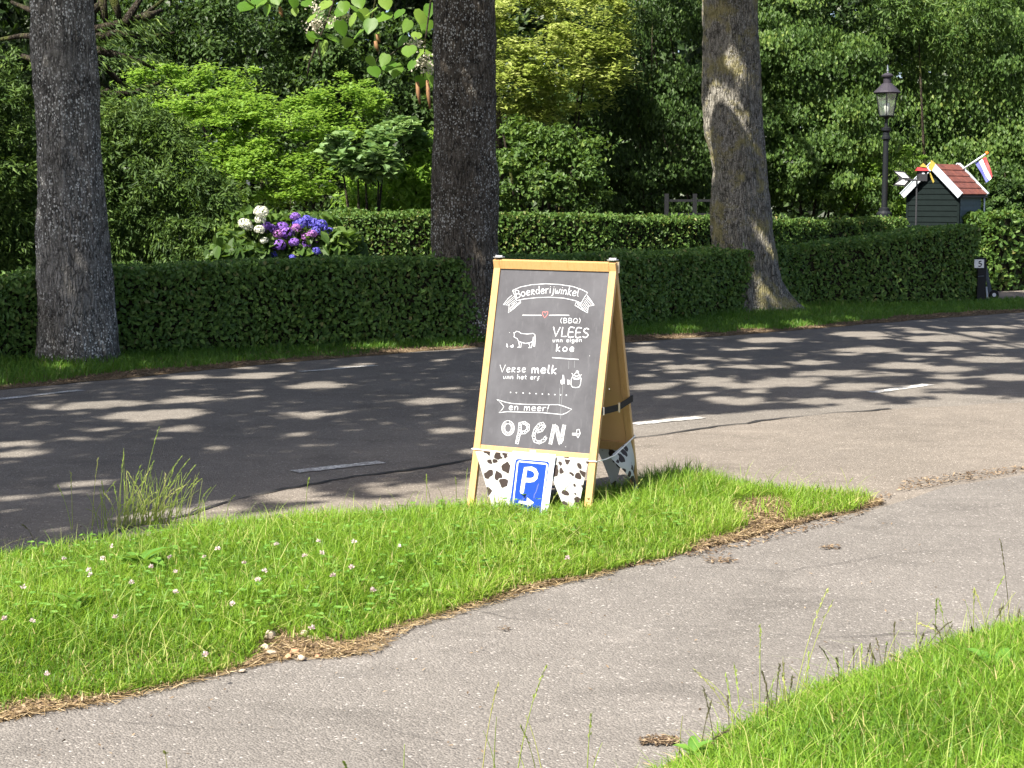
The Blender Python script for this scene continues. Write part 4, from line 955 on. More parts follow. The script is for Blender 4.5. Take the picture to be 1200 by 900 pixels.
strokes('chalk_hatching', [c1(p) for p in [[(160, 424), (245, 352)], [(175, 426), (250, 366)], [(195, 428), (255, 384)], [(215, 428), (262, 396)], [(205, 488), (292, 402)], [(200, 478), (270, 405)], [(202, 462), (250, 412)], [(220, 474), (296, 410)],
    [(882, 362), (940, 430)], [(872, 372), (925, 434)], [(864, 385), (905, 438)], [(856, 398), (893, 448)], [(846, 410), (890, 468)], [(836, 420), (888, 488)], [(820, 420), (870, 488)], [(806, 412), (845, 470)], [(794, 406), (815, 452)]]], .55, M['chalk'])
strokes('chalk_line', [c1([(318, 520), (400, 521), (482, 521)]), c1([(552, 521), (640, 520), (726, 521)]), c2([(580, 443), (700, 452), (808, 459)])], 1.15, M['chalk'])
strokes('chalk_heart', [c1([(512, 545), (492, 510), (497, 490), (510, 488), (517, 502), (525, 488), (540, 490), (538, 512), (512, 545)])], .9, M['chalk_red'])
write('chalk_lettering', '(BBQ)', c2([(650, 138), (824, 140)]), 5.6, .75, gap=.22)
write('chalk_lettering', 'VLEES', c2([(582, 256), (735, 260), (892, 268)]), 10.8, 1.6, gap=.2)
write('chalk_lettering', 'van eigen', c2([(582, 306), (700, 306), (838, 304)]), 4.8, .8, gap=.16)
write('chalk_lettering', 'koe', c2([(610, 386), (690, 388), (768, 388)]), 8.0, 1.5, gap=.3)
write('chalk_lettering', 'VeRse', c3([(192, 160), (300, 158), (418, 158)]), 8.6, .95, gap=.2)
write('chalk_lettering', 'melk', c3([(470, 164), (580, 166), (688, 172)]), 9.4, 1.9, gap=.16)
write('chalk_lettering', 'van het erf', c3([(222, 216), (400, 219), (540, 222)]), 5.2, .8, gap=.14)
strokes('chalk_cow', [c2(p) for p in [[(262, 212), (285, 216), (305, 230), (360, 236), (410, 230), (426, 240), (430, 280), (424, 345)], [(262, 212), (256, 222), (240, 222), (246, 240), (242, 262), (256, 268), (272, 278), (282, 300), (340, 318), (378, 314), (410, 300)],
    [(284, 300), (290, 345), (272, 352), (302, 354), (308, 312)], [(372, 318), (384, 346), (368, 356), (396, 356), (402, 320)], [(412, 262), (408, 310), (412, 340), (420, 344)], [(418, 262), (414, 320)]]], .9, M['chalk'])
strokes('chalk_milk_churn', [c3(p) for p in [[(826, 168), (838, 188), (820, 222), (818, 268), (832, 290), (862, 294), (892, 288), (902, 262), (908, 216), (894, 186), (912, 182)], [(838, 186), (864, 194), (894, 188)], [(836, 206), (866, 214), (900, 206)], [(842, 218), (870, 222), (896, 216)],
    [(846, 184), (852, 172), (862, 168), (866, 148), (878, 146), (886, 158), (882, 172), (892, 178)], [(872, 156), (878, 166)]]], .9, M['chalk'])
strokes('chalk_bottle', [c3([(748, 186), (748, 210), (742, 232), (740, 262)]), c3([(752, 188), (754, 214), (756, 258)]), c3([(732, 230), (734, 258)])], 1.9, M['chalk'])
strokes('chalk_glass', [c3([(790, 228), (792, 264)]), c3([(800, 230), (800, 264)])], 1.6, M['chalk'])
strokes('chalk_chicks', [c2([(180, 322), (178, 344)]), c2([(184, 336), (186, 350)]), c2([(210, 344), (226, 340)]), c2([(232, 330), (234, 348)]), c2([(218, 350), (234, 350)])], 1.4, M['chalk'])
strokes('chalk_dots', [c3([(x, 336 + (x - 285) * .05)]) for x in (287, 338, 398, 455, 512, 567, 622, 676, 727, 778)], 2.0, M['chalk'])
strokes('chalk_arrow_banner', [c4(p) for p in [[(168, 62), (240, 84), (300, 96), (420, 104), (560, 106), (705, 106), (760, 122), (826, 148), (780, 178), (740, 194), (690, 188), (560, 176), (400, 172), (260, 168), (185, 176), (212, 150), (228, 124), (205, 94), (168, 62)]]], .9, M['chalk'])
write('chalk_lettering', 'en meer!', c4([(270, 152), (450, 158), (622, 164)]), 7.6, 1.0, gap=.16)
def fat(name, path, w, rungs, closed=False):
    """a hollow letter: both outlines of a thick stroke plus small marks inside"""
    pts = np.array(path, float); n = len(pts); Lp, Rp = [], []
    for i in range(n):
        t = pts[(i + 1) % n if closed else min(i + 1, n - 1)] - pts[i - 1 if closed or i > 0 else 0]; t /= np.linalg.norm(t) + 1e-9; s = np.array([-t[1], t[0]])
        Lp.append(pts[i] + s * w / 2); Rp.append(pts[i] - s * w / 2)
    if closed: out = [Lp + [Lp[0]], Rp + [Rp[0]]]
    else: out = [Lp + Rp[::-1] + [Lp[0]]]
    strokes(name, [[tuple(p) for p in o] for o in out], .72, M['chalk'])
    seg = np.concatenate([[0], np.cumsum(np.linalg.norm(np.diff(pts, axis=0), axis=1))]); ms = []
    for s in np.arange(1.2, seg[-1], rungs[0]):
        i = min(np.searchsorted(seg, s), n - 1); t = pts[i] - pts[i - 1]; t /= np.linalg.norm(t) + 1e-9; sd = np.array([-t[1], t[0]])
        c = np.array([np.interp(s, seg, pts[:, 0]), np.interp(s, seg, pts[:, 1])]); r1 = rungs[2]
        ms.append([tuple(c + sd * w * rungs[1] + t * r1 * rng.normal()), tuple(c - sd * w * rungs[1] + t * r1 * rng.normal())])
    strokes('chalk_pattern', ms, rungs[3], M['chalk'])
cc4 = lambda pts: c4(pts)
fat('chalk_letter', cc4(arc(265, 312, 42, 52, 100, 440, 20)), 3.6, (1.1, .34, .2, .38), True)
fat('chalk_letter', cc4([(342, 450), (352, 400), (366, 350), (372, 270), (410, 266), (442, 288), (440, 325), (412, 350), (372, 352)]), 3.4, (2.3, .32, .6, 1.0))
fat('chalk_letter', cc4([(520, 345), (560, 330), (585, 295), (570, 272), (540, 282), (505, 325), (488, 380), (500, 425), (540, 440), (580, 420), (598, 392)]), 3.4, (1.9, .3, .8, .6))
fat('chalk_letter', cc4([(636, 455), (652, 380), (672, 285), (690, 300), (712, 400), (722, 450), (736, 420), (746, 350), (760, 285)]), 3.6, (1.5, .48, .05, .6))
strokes('chalk_arrow', [c4([(830, 358), (868, 358), (870, 328), (888, 322), (900, 360), (878, 400), (872, 384), (870, 374), (830, 372), (830, 358)]), c4([(835, 366), (892, 362)])], 1.0, M['chalk'])
strokes('chalk_smear', [c3([(745, 275), (742, 340), (735, 420), (728, 500), (725, 570)]), c3([(720, 300), (715, 440)]), c3([(850, 60), (848, 120)]), c3([(800, 60), (798, 130)])], .8, M['chalk_soft'])
strokes('chalk_speck', [[(703.5, 472.8)], [(714, 456)], [(597, 389.5)], [(691, 417)], [(663, 523.5)]], 1.0, M['chalk'])

# ------------------------------------------------------------------ parking sheet hanging on the sign
PO = SO + SR @ (APX + NF * .022); 
def to_sheet(u, v): return SR.T @ (PL(u, v, PO, BN) - SO)
c5 = lambda pts: [(540 + x / 10, 520 + y / 10) for x, y in pts]
psheet = empty('parking_sheet', tuple(SO)); psheet.rotation_euler = sign.rotation_euler
tag(psheet, 'white sheet with blue parking sign and arrow hanging on the chalkboard foot', 'paper sign')
def curl(p, amt=.012):
    """the sheet bows a little towards its lower edge"""
    return p
def spoly(name, px, lift, mat):
    top = [to_sheet(*p) + NF * lift for p in c5(px)]; mb = MB(); mb.poly(top); return mb.build(name, mat, psheet)
mb = MB(); front = [to_sheet(*p) for p in c5([(606, 84), (1112, 126), (1000, 960), (492, 905)])]; back = [p - NF * .002 for p in front]
mb.add(front + back, [(0, 1, 2, 3), (7, 6, 5, 4), (0, 4, 5, 1), (1, 5, 6, 2), (2, 6, 7, 3), (3, 7, 4, 0)]); mb.build('paper', M['paper'], psheet)
spoly('blue_panel', [(668, 178), (1020, 208), (1036, 226), (1034, 250), (942, 900), (556, 850), (640, 205), (650, 186)], .0006, M['sign_blue'])
strokes('white_border', [c5([(600, 820), (668, 220), (682, 206), (1000, 236), (1014, 252), (932, 890)])], 1.7, M['print_white'], psheet, to_sheet, NF, lift=.0012)
strokes('letter', [c5([(717, 563), (737, 430), (762, 290), (830, 293), (868, 312), (888, 352), (878, 398), (850, 422), (815, 428), (738, 424)])], 4.9, M['print_white'], psheet, to_sheet, NF, lift=.0014)
spoly('arrow', [(682, 668), (774, 676), (778, 630), (858, 690), (782, 748), (776, 712), (678, 702)], .0012, M['print_white'])
strokes('crease', [c5([(912, 470), (885, 560), (862, 600), (858, 640)])], .5, M['chalk_soft'], psheet, to_sheet, NF, lift=.0016)
mb = MB(); mb.box((to_sheet(*c5([(850, 92)])[0]) + NF * .003), (.03, .004, .012)); mb.build('clip', M['print_white'], psheet)

# ------------------------------------------------------------------ cow print bunting round the foot
bunt = empty('bunting', tuple(SO)); bunt.rotation_euler = sign.rotation_euler; tag(bunt, 'cow print triangle bunting tied round the foot of the chalkboard', 'bunting')
qs = .905
FLt = APX + DF * (qs - .01) - X1 * (SW / 2 + .004) + NF * .004; FRt = APX + DF * (qs - .0) + X1 * (SW / 2 + .005) + NF * .004
BRt = APX + DB * (qs - .06) + X1 * (SW / 2 + .005) + NB * .004; BLt = APX + DB * (qs - .02) - X1 * (SW / 2 + .004) + NB * .004
MID = (FRt + BRt) / 2 + np.array([.004, -.02, -.028])
mb = MB(); mb.tube([FLt, (FLt + FRt) / 2 + NF * .004 - [0, 0, .003], FRt, FRt * .5 + MID * .5 - [0, 0, .004], MID, BRt * .55 + MID * .45, BRt], .0028, 6)
mb.tube([BRt, (BRt + BLt) / 2 - [0, 0, .015], BLt, (BLt + FLt) / 2 - [0, 0, .02], FLt], .0028, 6); mb.build('string', M['string'], bunt)
def flag(a, b, tip, nvec, seed, wave=.010, sag=.0):
    n, m = 12, 14; r = np.random.default_rng(seed); V, U, f = [], [], []
    ph = r.random() * 6; wd = np.linalg.norm(b - a); ht = np.linalg.norm(tip - (a + b) / 2)
    for j in range(m + 1):
        t = j / m
        for i in range(n + 1):
            s = i / n; top = a + (b - a) * s - np.array([0, 0, sag * 4 * s * (1 - s)]); p = top * (1 - t) + tip * t + (t * (1 - t)) * 0
            p = p + nvec * wave * (math.sin(s * 5 * (1 - .5 * t) + ph + t * 2.5) * (t * 1.2) + .4 * math.sin(t * 6 + ph))
            V.append(p); U.append(((s - .5) * (1 - t) * wd * 2.4 + seed * .37, t * ht * 2.4 + seed * .21))
    for j in range(m):
        for i in range(n): k = j * (n + 1) + i; f += [k, k + 1, k + n + 2, k + n + 1]
    me = raw_mesh('flag', V, f, 4, M['cow'], smooth=True); uv = me.uv_layers.new(name='UVMap'); li = np.zeros(len(me.loops), np.int32); me.loops.foreach_get('vertex_index', li)
    uv.data.foreach_set('uv', np.array(U, np.float32)[li].ravel()); return mobj('flag', me, bunt)
FO = SO + SR @ (APX + NF * .004)
def fpt(u, v): return SR.T @ (PL(u, v, FO, BN) - SO)
flag(fpt(557, 528.5), fpt(613, 532), fpt(583, 616), NF, 1, .006)
flag(fpt(614, 532), fpt(636, 533.5), fpt(625, 590), NF, 2, .002)
flag(fpt(637, 533.5), fpt(690.5, 537.5), fpt(671, 620), NF, 3, .009)
flag(MID + (FRt - MID) * .25, MID + (BRt - MID) * .80, (MID + BRt) / 2 + np.array([.05, .06, -.24]), X1, 4, .022)
ba = BRt - X1 * .03 - [0, 0, .01]; flag(ba, ba - X1 * .2, ba - X1 * .1 - np.array([0, -.05, .26]), NB, 5, .006)
ba = ba - X1 * .26; flag(ba, ba - X1 * .2, ba - X1 * .1 - np.array([0, -.05, .26]), NB, 6, .006)
ba = (BLt + FLt) / 2 + [0, .1, -.02]; flag(ba, ba - [0, .2, 0], ba - np.array([.03, .1, .25]), -X1, 7, .008)

# ------------------------------------------------------------------ street lamp
def lamp():
    y = 26.9; k = y / F; b = P(1035, 300, y); zz = lambda v: P(1035, v, y)[2]
    t = empty('street_lamp', (b[0], y, 0)); tag(t, 'black old style lantern lamp post behind the hedge', 'street lamp')
    mb = MB(); mb.lathe([(.13, -.05), (.13, .5), (.105, .55), (.10, zz(262)), (.12, zz(261)), (.12, zz(250)), (.085, zz(247)), (.085, zz(244)), (.048, zz(243)), (.042, zz(166)), (.042, zz(164)), (.068, zz(163)), (.068, zz(160)), (.05, zz(159)), (.05, zz(155)), (.075, zz(153)), (.078, zz(150)), (.03, zz(149))], 16); mb.build('post', M['lamp_metal'], t, smooth=False)
    mb = MB(); mb.lathe([(.028, zz(150)), (.024, zz(140)), (.05, zz(138)), (.115, zz(136.5)), (.122, zz(135.5))], 12); mb.build('holder', M['lamp_metal'], t)
    rt, rb, zt, zb = .185, .118, zz(109), zz(136); fr = MB(); nside = 6
    cs = [(math.cos(math.pi / 3 * i + .26), math.sin(math.pi / 3 * i + .26)) for i in range(6)]
    for i in range(6):
        c, s = cs[i]; fr.tube([(rb * c, rb * s, zb), (rt * c, rt * s, zt)], .008, 5); c2_, s2_ = cs[(i + 1) % 6]
        fr.tube([(rt * c, rt * s, zt), (rt * c2_, rt * s2_, zt)], .01, 5); fr.tube([(rb * c, rb * s, zb), (rb * c2_, rb * s2_, zb)], .01, 5)
    fr.build('lantern_frame', M['lamp_metal'], t)
    for i in range(6):
        c, s = cs[i]; c2_, s2_ = cs[(i + 1) % 6]; q = .985; g = MB(); g.add([(rb * q * c, rb * q * s, zb), (rb * q * c2_, rb * q * s2_, zb), (rt * q * c2_, rt * q * s2_, zt), (rt * q * c, rt * q * s, zt)], [(0, 1, 2, 3)]); g.build('pane', M['glass'], t)
    mb = MB(); mb.lathe([(.2, zz(109.8)), (.212, zz(108.6)), (.19, zz(106.5)), (.13, zz(102)), (.085, zz(98.5)), (.062, zz(97.5)), (.062, zz(91)), (.09, zz(90)), (.095, zz(88.5)), (.06, zz(86.5)), (.02, zz(85.2))], 20); mb.build('lantern_roof', M['lamp_roof'], t)
    mb = MB(); mb.lathe([(.012, zz(85.5)), (.012, zz(84)), (.022, zz(83)), (.012, zz(82)), (.005, zz(77)), (.002, zz(75.5))], 8); mb.build('finial', M['steel'], t)
    mb = MB(); mb.lathe([(.025, zz(135)), (.03, zz(130)), (.045, zz(126)), (.042, zz(122)), (.015, zz(120.5))], 10); mb.build('bulb', M['bulb'], t, smooth=True)
lamp()

# ------------------------------------------------------------------ garden shed, flag, weather vane
def shed():
    y0 = 26.2; apex = P(1093, 192, y0); ya = math.radians(-37); t = empty('garden_shed', (apex[0], y0, 0), (0, 0, ya)); tag(t, 'small dark green boarded shed with red brown roof and white bargeboards', 'shed')
    # local frame: x along the front gable, y away from us, z up; ridge from y=0 back
    zr = apex[2]; hw = .475; ze = P(1126, 228, y0)[2]; wl = .41; D = 1.0; slope = (zr - ze) / hw; bt = .085
    ztop_wall = lambda x: zr - .05 - abs(x) * slope
    # gable boards, each lapped over the one below
    nb = 17
    for i in range(40):
        z0 = .02 + i * bt; z1 = z0 + bt + .012
        if z0 > zr - .12: break
        xw = min(wl, (zr - .06 - z0) / slope); xw1 = min(wl, (zr - .06 - z1) / slope); xw1 = max(xw1, .004)
        mb = MB(); f_ = .05; mb.add([(-xw, f_ - .012, z0), (xw, f_ - .012, z0), (xw1, f_, z1), (-xw1, f_, z1), (-xw, f_ + .012, z0), (xw, f_ + .012, z0), (xw1, f_ + .012, z1), (-xw1, f_ + .012, z1)],
            [(0, 1, 2, 3), (7, 6, 5, 4), (0, 4, 5, 1), (1, 5, 6, 2), (2, 6, 7, 3), (3, 7, 4, 0)]); mb.build('board', M['shed_green'], t)
    for sgn in (-1, 1):
        for i in range(40):
            z0 = .02 + i * bt; z1 = z0 + bt + .012
            if z1 > ze + .06: break
            mb = MB(); x0, x1 = sgn * (wl + .012), sgn * wl; xi = sgn * (wl - .014); ya0, yb0 = .072, D - .08
            mb.add([(x0, ya0, z0), (x0, yb0, z0), (x1, yb0, z1), (x1, ya0, z1), (xi, ya0, z0), (xi, yb0, z0), (xi, yb0, z1), (xi, ya0, z1)], [(0, 1, 2, 3), (7, 6, 5, 4), (0, 4, 5, 1), (1, 5, 6, 2), (2, 6, 7, 3), (3, 7, 4, 0)]); mb.build('board', M['shed_blue'], t)
        mb = MB(); mb.box((sgn * (wl + .004), .052, ze / 2), (.036, .034, ze - .02)); mb.build('corner_post', M['shed_green'], t)
    mb = MB(); mb.box((0, D - .07, ze / 2), (2 * wl - .03, .02, ze)); mb.add([(-wl, D - .07, ze), (wl, D - .07, ze), (0, D - .07, zr - .06)], [(0, 1, 2)]); mb.build('back_wall', M['shed_green'], t)
    rd = np.array([1, 0, -slope]); rdl = rd / np.linalg.norm(rd); Lr = math.hypot(hw, hw * slope)
    rf = empty('roof', (0, 0, 0)); rf.parent = t
    for sgn in (-1, 1):
        dv = np.array([sgn * rdl[0], 0, rdl[2]]); nv = np.array([sgn * -rdl[2], 0, rdl[0]]); k = 5
        for i in range(k):     # five lapped courses of felt
            a = np.array([0, 0, zr]) + dv * (Lr * i / k - (.01 if i else 0)) + nv * (.004 if i else .004); b = np.array([0, 0, zr]) + dv * (Lr * (i + 1) / k) + nv * .014
            mb = MB(); mb.add([a + [0, .0, 0], a + [0, D, 0], b + [0, D, 0], b + [0, 0, 0], a + [0, .0, 0] - nv * .014, a + [0, D, 0] - nv * .014, b + [0, D, 0] - nv * .022, b - nv * .022], [(0, 1, 2, 3), (7, 6, 5, 4), (0, 4, 5, 1), (1, 5, 6, 2), (2, 6, 7, 3), (3, 7, 4, 0)]); mb.build('felt_course', M['roof'], rf)
        for yy in (-.03, D + .005):
            mb = MB(); a = np.array([0, yy, zr + .012]); b = a + dv * (Lr + .015); mb.bar(a - nv * .032, b - nv * .032, .085, .026, nv); mb.build('bargeboard', M['white_trim'], t)
            mb = MB(); mb.bar(a + nv * .018, b + nv * .018, .012, .05, nv); mb.build('bargeboard_cap', M['white_trim'], t)
        mb = MB(); e = np.array([sgn * hw, 0, ze]); mb.bar(e + [sgn * .0, 0, -.03], e + [sgn * .0, D, -.03], .03, .04, np.array([0, 0, 1.0])); mb.build('gutter', M['darkgrey'], t)
    mb = MB(); px_ = wl + .05; mb.tube([(px_, D - .06, ze - .03), (px_, D - .06, .1)], .014, 8); mb.build('drain_pipe', M['white_trim'], t, smooth=True)
    mb = MB(); mb.bar((wl + .018, -.01 + .06, ze - .01), (wl + .018, D - .06, ze - .01), .05, .012, np.array([0, 0, 1.0])); mb.build('fascia', M['darkgrey'], t)
shed()
def dutch_flag():
    y = 26.9; a, b = P(1133, 195, y), P(1156.5, 179.5, y - .1); t = empty('flag', tuple(a)); tag(t, 'red white and blue flag on a slanted pole at the shed roof', 'flag')
    mb = MB(); mb.tube([np.zeros(3) - (b - a) * .2, b - a], .014, 8); mb.build('pole', M['white_trim'], t, smooth=True)
    mb = MB(); mb.lathe([(.004, -.03), (.022, -.018), (.03, 0), (.022, .018), (.004, .03)], 10, tuple(b - a)); mb.build('finial', M['orange'], t, smooth=True)
    h0, h1 = P(1142.5, 191, y), P(1155.5, 183.5, y - .1); f0, f1 = P(1156.5, 214, y - .35), P(1163.5, 206.5, y - .4)
    for i, m in enumerate(('blue', 'white', 'red')):
        V, f = [], []; n = 4; mm = 10
        for j in range(mm + 1):
            for k in range(n + 1):
                s = (i + k / n) / 3; tt = j / mm; p = (h0 * (1 - s) + h1 * s) * (1 - tt) + (f0 * (1 - s) + f1 * s) * tt + np.array([.02, .04, 0]) * math.sin(s * 5 + tt * 5) * tt; V.append(p - a)
        for j in range(mm):
            for k in range(n): q = j * (n + 1) + k; f += [q, q + 1, q + n + 2, q + n + 1]
        mobj(m + '_stripe', raw_mesh(m + '_stripe', V, f, 4, M[m], smooth=True), t)
dutch_flag()
def vane():
    y = 25.3; o = P(1074.5, 230, y); o[2] = 0; t = empty('weather_vane', tuple(o)); tag(t, 'toy windmill weather vane with red roof and white arrow tail before the shed', 'weather vane'); Q = lambda u, v, dy=0: P(u, v, y + dy) - o
    mb = MB(); mb.tube([(0, 0, -.02), Q(1074.5, 212)], .013, 8); mb.build('pole', M['darkgrey'], t)
    mb = MB(); mb.tube([Q(1060, 210.5), Q(1086, 211.5)], .012, 6); mb.bar(Q(1066, 211.5), Q(1085, 211.8), .012, .16, np.array([0, 0, 1.0])); mb.build('arm', M['darkgrey'], t)
    def plate(name, px, mat, th=.012, dy=0.0):
        f_ = [Q(u, v, dy) for u, v in px]; bk = [p + [0, th, 0] for p in f_]; n = len(px); mb = MB(); mb.add(f_ + bk, [tuple(range(n)), tuple(range(n, 2 * n))[::-1]] + [(i, n + i, n + (i + 1) % n, (i + 1) % n) for i in range(n)]); return mb.build(name, mat, t)
    plate('tail', [(1047, 199.5), (1060, 201), (1067, 208.5), (1067, 212), (1060.5, 218.5), (1047, 217.5), (1054, 209)], M['darkgrey'], .008, .006); plate('tail_panel', [(1049, 201.5), (1060, 202.5), (1065.5, 208.5), (1057.5, 208.2)], M['white'], .006, -.002); plate('tail_panel', [(1057.5, 210.5), (1065, 210.8), (1060, 216.5), (1049, 215.8)], M['white'], .006, -.002)
    mb = MB(); c = Q(1080.5, 206); mb.box(c, (.125, .13, .15)); mb.build('body', M['darkgrey'], t)
    mb = MB(); zt = Q(1080, 196)[2]; zb = Q(1080, 200.2)[2]; x0, x1 = Q(1073.5, 200)[0], Q(1087, 200)[0]; mb.add([(x0, c[1] - .09, zb), (x1, c[1] - .09, zb), (x1, c[1] + .09, zb), (x0, c[1] + .09, zb), (x0 + .015, c[1], zt), (x1 - .015, c[1], zt)], [(0, 1, 5, 4), (1, 2, 5), (2, 3, 4, 5), (3, 0, 4), (0, 3, 2, 1)]); mb.build('roof', M['red'], t)
    plate('window', [(1080.5, 201.5), (1083.5, 201.5), (1083.5, 204), (1080.5, 204)], M['white'], .004, -.07)
    for px in ([(1091.5, 187.5), (1096.5, 191.5), (1092, 200.5), (1088, 197)], [(1088.5, 203), (1090.5, 202.5), (1095, 212.5), (1093.5, 214.5)], [(1082, 191), (1085.5, 194.5), (1087, 196.5), (1078, 195)]): plate('sail', px, M['yellow'], .01, -.04)
    mb = MB(); mb.tube([Q(1086, 201), Q(1089.5, 201)], .012, 6); mb.build('axle', M['darkgrey'], t)
vane()
def number_post():
    g = G(1150, 354.5); t = empty('number_post', (g[0], g[1], 0)); tag(t, 'black house number post with white plate reading 5 at the hedge end', 'house number post'); k = g[1] / F; Q = lambda u, v, dy=0: P(u, v, g[1] + dy) - np.array([g[0], g[1], 0])
    top = Q(1150, 302)[2]; mb = MB(); mb.box((.0, .06, top / 2 - .01), (.115, .10, top + .02)); mb.build('post', M['black'], t, .004)
    a = Q(1142, 304, -.01); b = Q(1153, 314, -.01); mb = MB(); mb.box(((a[0] + b[0]) / 2, -.005, (a[2] + b[2]) / 2), (b[0] - a[0], .018, a[2] - b[2])); mb.build('number_plate', M['plate'], t, .002)
    cv = lambda u, v: Q(u, v, -.016); mb = MB(); ln = [(1150, 306), (1147.6, 306.2), (1147.2, 308.6), (1149.6, 308.8), (1150.2, 310.6), (1148.8, 312.2), (1146.8, 311.8)]; mb.tube([cv(*p) for p in ln], .0085, 5); mb.build('digit', M['black'], t)
    mb = MB(); mb.bar(Q(1146, 324, -.0), Q(1153, 323.4, -.0), .012, .02, np.array([0, 0, 1.0])); mb.build('letter_slot', M['grey'], t)
number_post()
def cart():
    g = G(1163, 352); y = g[1] + .1; o = np.array([g[0], y, 0]); t = empty('push_scooter', tuple(o)); tag(t, 'slanted grey plank with a small black wheel parked behind the number post', 'scooter'); Q = lambda u, v, dy=0: P(u, v, y + dy) - o
    mb = MB(); mb.bar(Q(1154.5, 312), Q(1161, 346), .05, .025, np.array([1.0, 0, 0])); mb.build('board', M['grey'], t, .004)
    c = Q(1164.5, 345.5); R_ = np.array([[1, 0, 0], [0, 0, 1], [0, -1, 0]]); wh = MB(); wh.lathe([(.028, -.02), (.062, -.02), (.07, -.01), (.07, .01), (.062, .02), (.028, .02)], 18); wh.v = [tuple(np.array([p[0], p[2], p[1]]) + c) for p in wh.v]; w = wh.build('wheel', M['rubber'], t, smooth=False)
    hb = MB(); hb.lathe([(.027, -.024), (.01, -.026), (.01, .026), (.027, .024)], 14); hb.v = [tuple(np.array([p[0], p[2], p[1]]) + c) for p in hb.v]; hb.build('rim', M['plate'], w)
    mb = MB(); mb.bar(Q(1157, 350), Q(1156, 336), .02, .02, np.array([1.0, 0, 0])); mb.build('support', M['white_trim'], t)
cart()
def gate():
    y = 25.6; a, b = P(781, 250, y), P(828, 250, y); t = empty('garden_fence', (a[0], y, 0)); tag(t, 'dark metal rail fence in the shade left of the mossy trunk', 'fence'); z = lambda v: P(800, v, y)[2]
    for u in (781, 814, 846): mb = MB(); mb.box((P(u, 250, y)[0] - a[0], 0, z(227) / 2), (.06, .06, z(227))); mb.build('post', M['black'], t)
    L_ = P(846, 250, y)[0] - a[0]
    for v in (235, 251): mb = MB(); mb.box((L_ / 2, 0, z(v)), (L_ - .06, .035, .035)); mb.build('rail', M['black'], t)
gate()

# ------------------------------------------------------------------ grass, straw, litter, stones
def straw(name, q, z, L, w, mat, label, flat=.25):
    n = len(q); az = rng.random(n) * math.pi * 2; d = np.column_stack([np.cos(az), np.sin(az), rng.normal(0, flat, n)]); p = np.column_stack([q, z + rng.uniform(.002, .012, n)])
    o = leaves(name, p, d, rng.normal(0, .3, (n, 3)) + [0, 0, 1], L * rng.uniform(.4, 1.3, n), w, mat, fold=.1); return tag(o, label, 'litter', kind='stuff')
def low_edge_dist(q):
    """how far a point of the bank lies above the worn lower edge, in photo pixels"""
    uv = proj(np.column_stack([q, np.full(len(q), .02)])); lowv = lerp_tab(sorted(ISL_LOW), uv[:, 0]); return lowv - uv[:, 1], uv
q = sample_poly(ISL, 150000); dpx, uv = low_edge_dist(q)
vis = (uv[:, 0] > -160) & (uv[:, 0] < 1100); q, dpx, uv = q[vis], dpx[vis], uv[vis]
bare = lerp_tab([(-200, 20), (0, 18), (150, 16), (250, 10), (292, 14), (306, 30), (330, 33), (372, 26), (410, 24), (440, 22), (500, 18), (640, 9), (760, 10), (820, 12), (870, 22), (910, 26), (940, 12), (1000, 7), (1040, 20)], uv[:, 0])
nz = fast_noise(np.column_stack([q, np.zeros(len(q))]), 9, 51)
topv = lerp_tab(ISL_TOP, uv[:, 0]); dtop = uv[:, 1] - topv
keep = dpx > bare * (.72 + .5 * nz) * (.7 + .6 * rng.random(len(q)))
patch = (((uv[:, 0] - 893) / 34) ** 2 + ((uv[:, 1] - 600) / 19) ** 2 < 1 + .5 * nz) | ((uv[:, 0] > 870) & (rng.random(len(q)) < .35))           # trodden bare spot
keep &= ~patch | (rng.random(len(q)) < .06)
gq = q[keep]; gd = dpx[keep]; gu = uv[keep]; gz = bank_h(gq)
tall = np.clip((gd - 10) / 60, .3, 1); n = len(gq)
sv = fast_noise(np.column_stack([gq, np.zeros(n)]), 3.2, 60); sv2 = fast_noise(np.column_stack([gq, np.zeros(n)]), 12, 61)
h = (.042 + .04 * tall + .02 * sv + .016 * sv2) * rng.uniform(.5, 1.4, n); h = np.clip(h, .018, .17); h *= 1 - .75 * np.exp(-(((gu[:, 0] - 612) / 60) ** 2 + ((gu[:, 1] - 616) / 18) ** 2))
near_sign = np.exp(-(((gu[:, 0] - 797) / 48) ** 2 + ((gu[:, 1] - 580) / 16) ** 2)); h *= 1 + .65 * near_sign
rn = np.clip(.46 + .27 * sv + .16 * sv2 + rng.normal(0, .2, n), 0, .97); dry = rng.random(n) < .06 + .25 * np.exp(-gd / 16); rn[dry] = rng.uniform(.93, 1.0, dry.sum())
g_ = blades('grass', np.column_stack([gq, gz]), h, rng.uniform(.0022, .0048, n), rng.uniform(.1, 1.5, n), M['grass'], rnd=rn); tag(g_, 'bright green unmown grass on the bank between road and footpath', 'grass', kind='stuff')
li = rng.random(len(gq)) < .016; lq = gq[li]; n2 = len(lq)
g_ = blades('long_grass', np.column_stack([lq, bank_h(lq)]), rng.uniform(.09, .2, n2) * (1 - .5 * np.exp(-(((gu[li, 0] - 615) / 85) ** 2 + ((gu[li, 1] - 618) / 22) ** 2))), rng.uniform(.0016, .003, n2), rng.uniform(.2, 1.6, n2), M['stalk'], rnd=rng.uniform(0, .8, n2)); tag(g_, 'longer pale bent grass blades over the bank', 'grass', kind='stuff')
bq = q[~keep]; bq = bq[rng.random(len(bq)) < .55]; straw('dry_grass', bq, bank_h(bq) + .001, .075, .0032, M['straw'], 'dry straw along the worn edge of the grass bank')
sq = q[(~keep)]; sq = sq[rng.random(len(sq)) < .5]; straw('leaf_litter', sq, bank_h(sq), .022, .009, M['litter'], 'brown leaf crumbs along the worn edge of the grass bank')
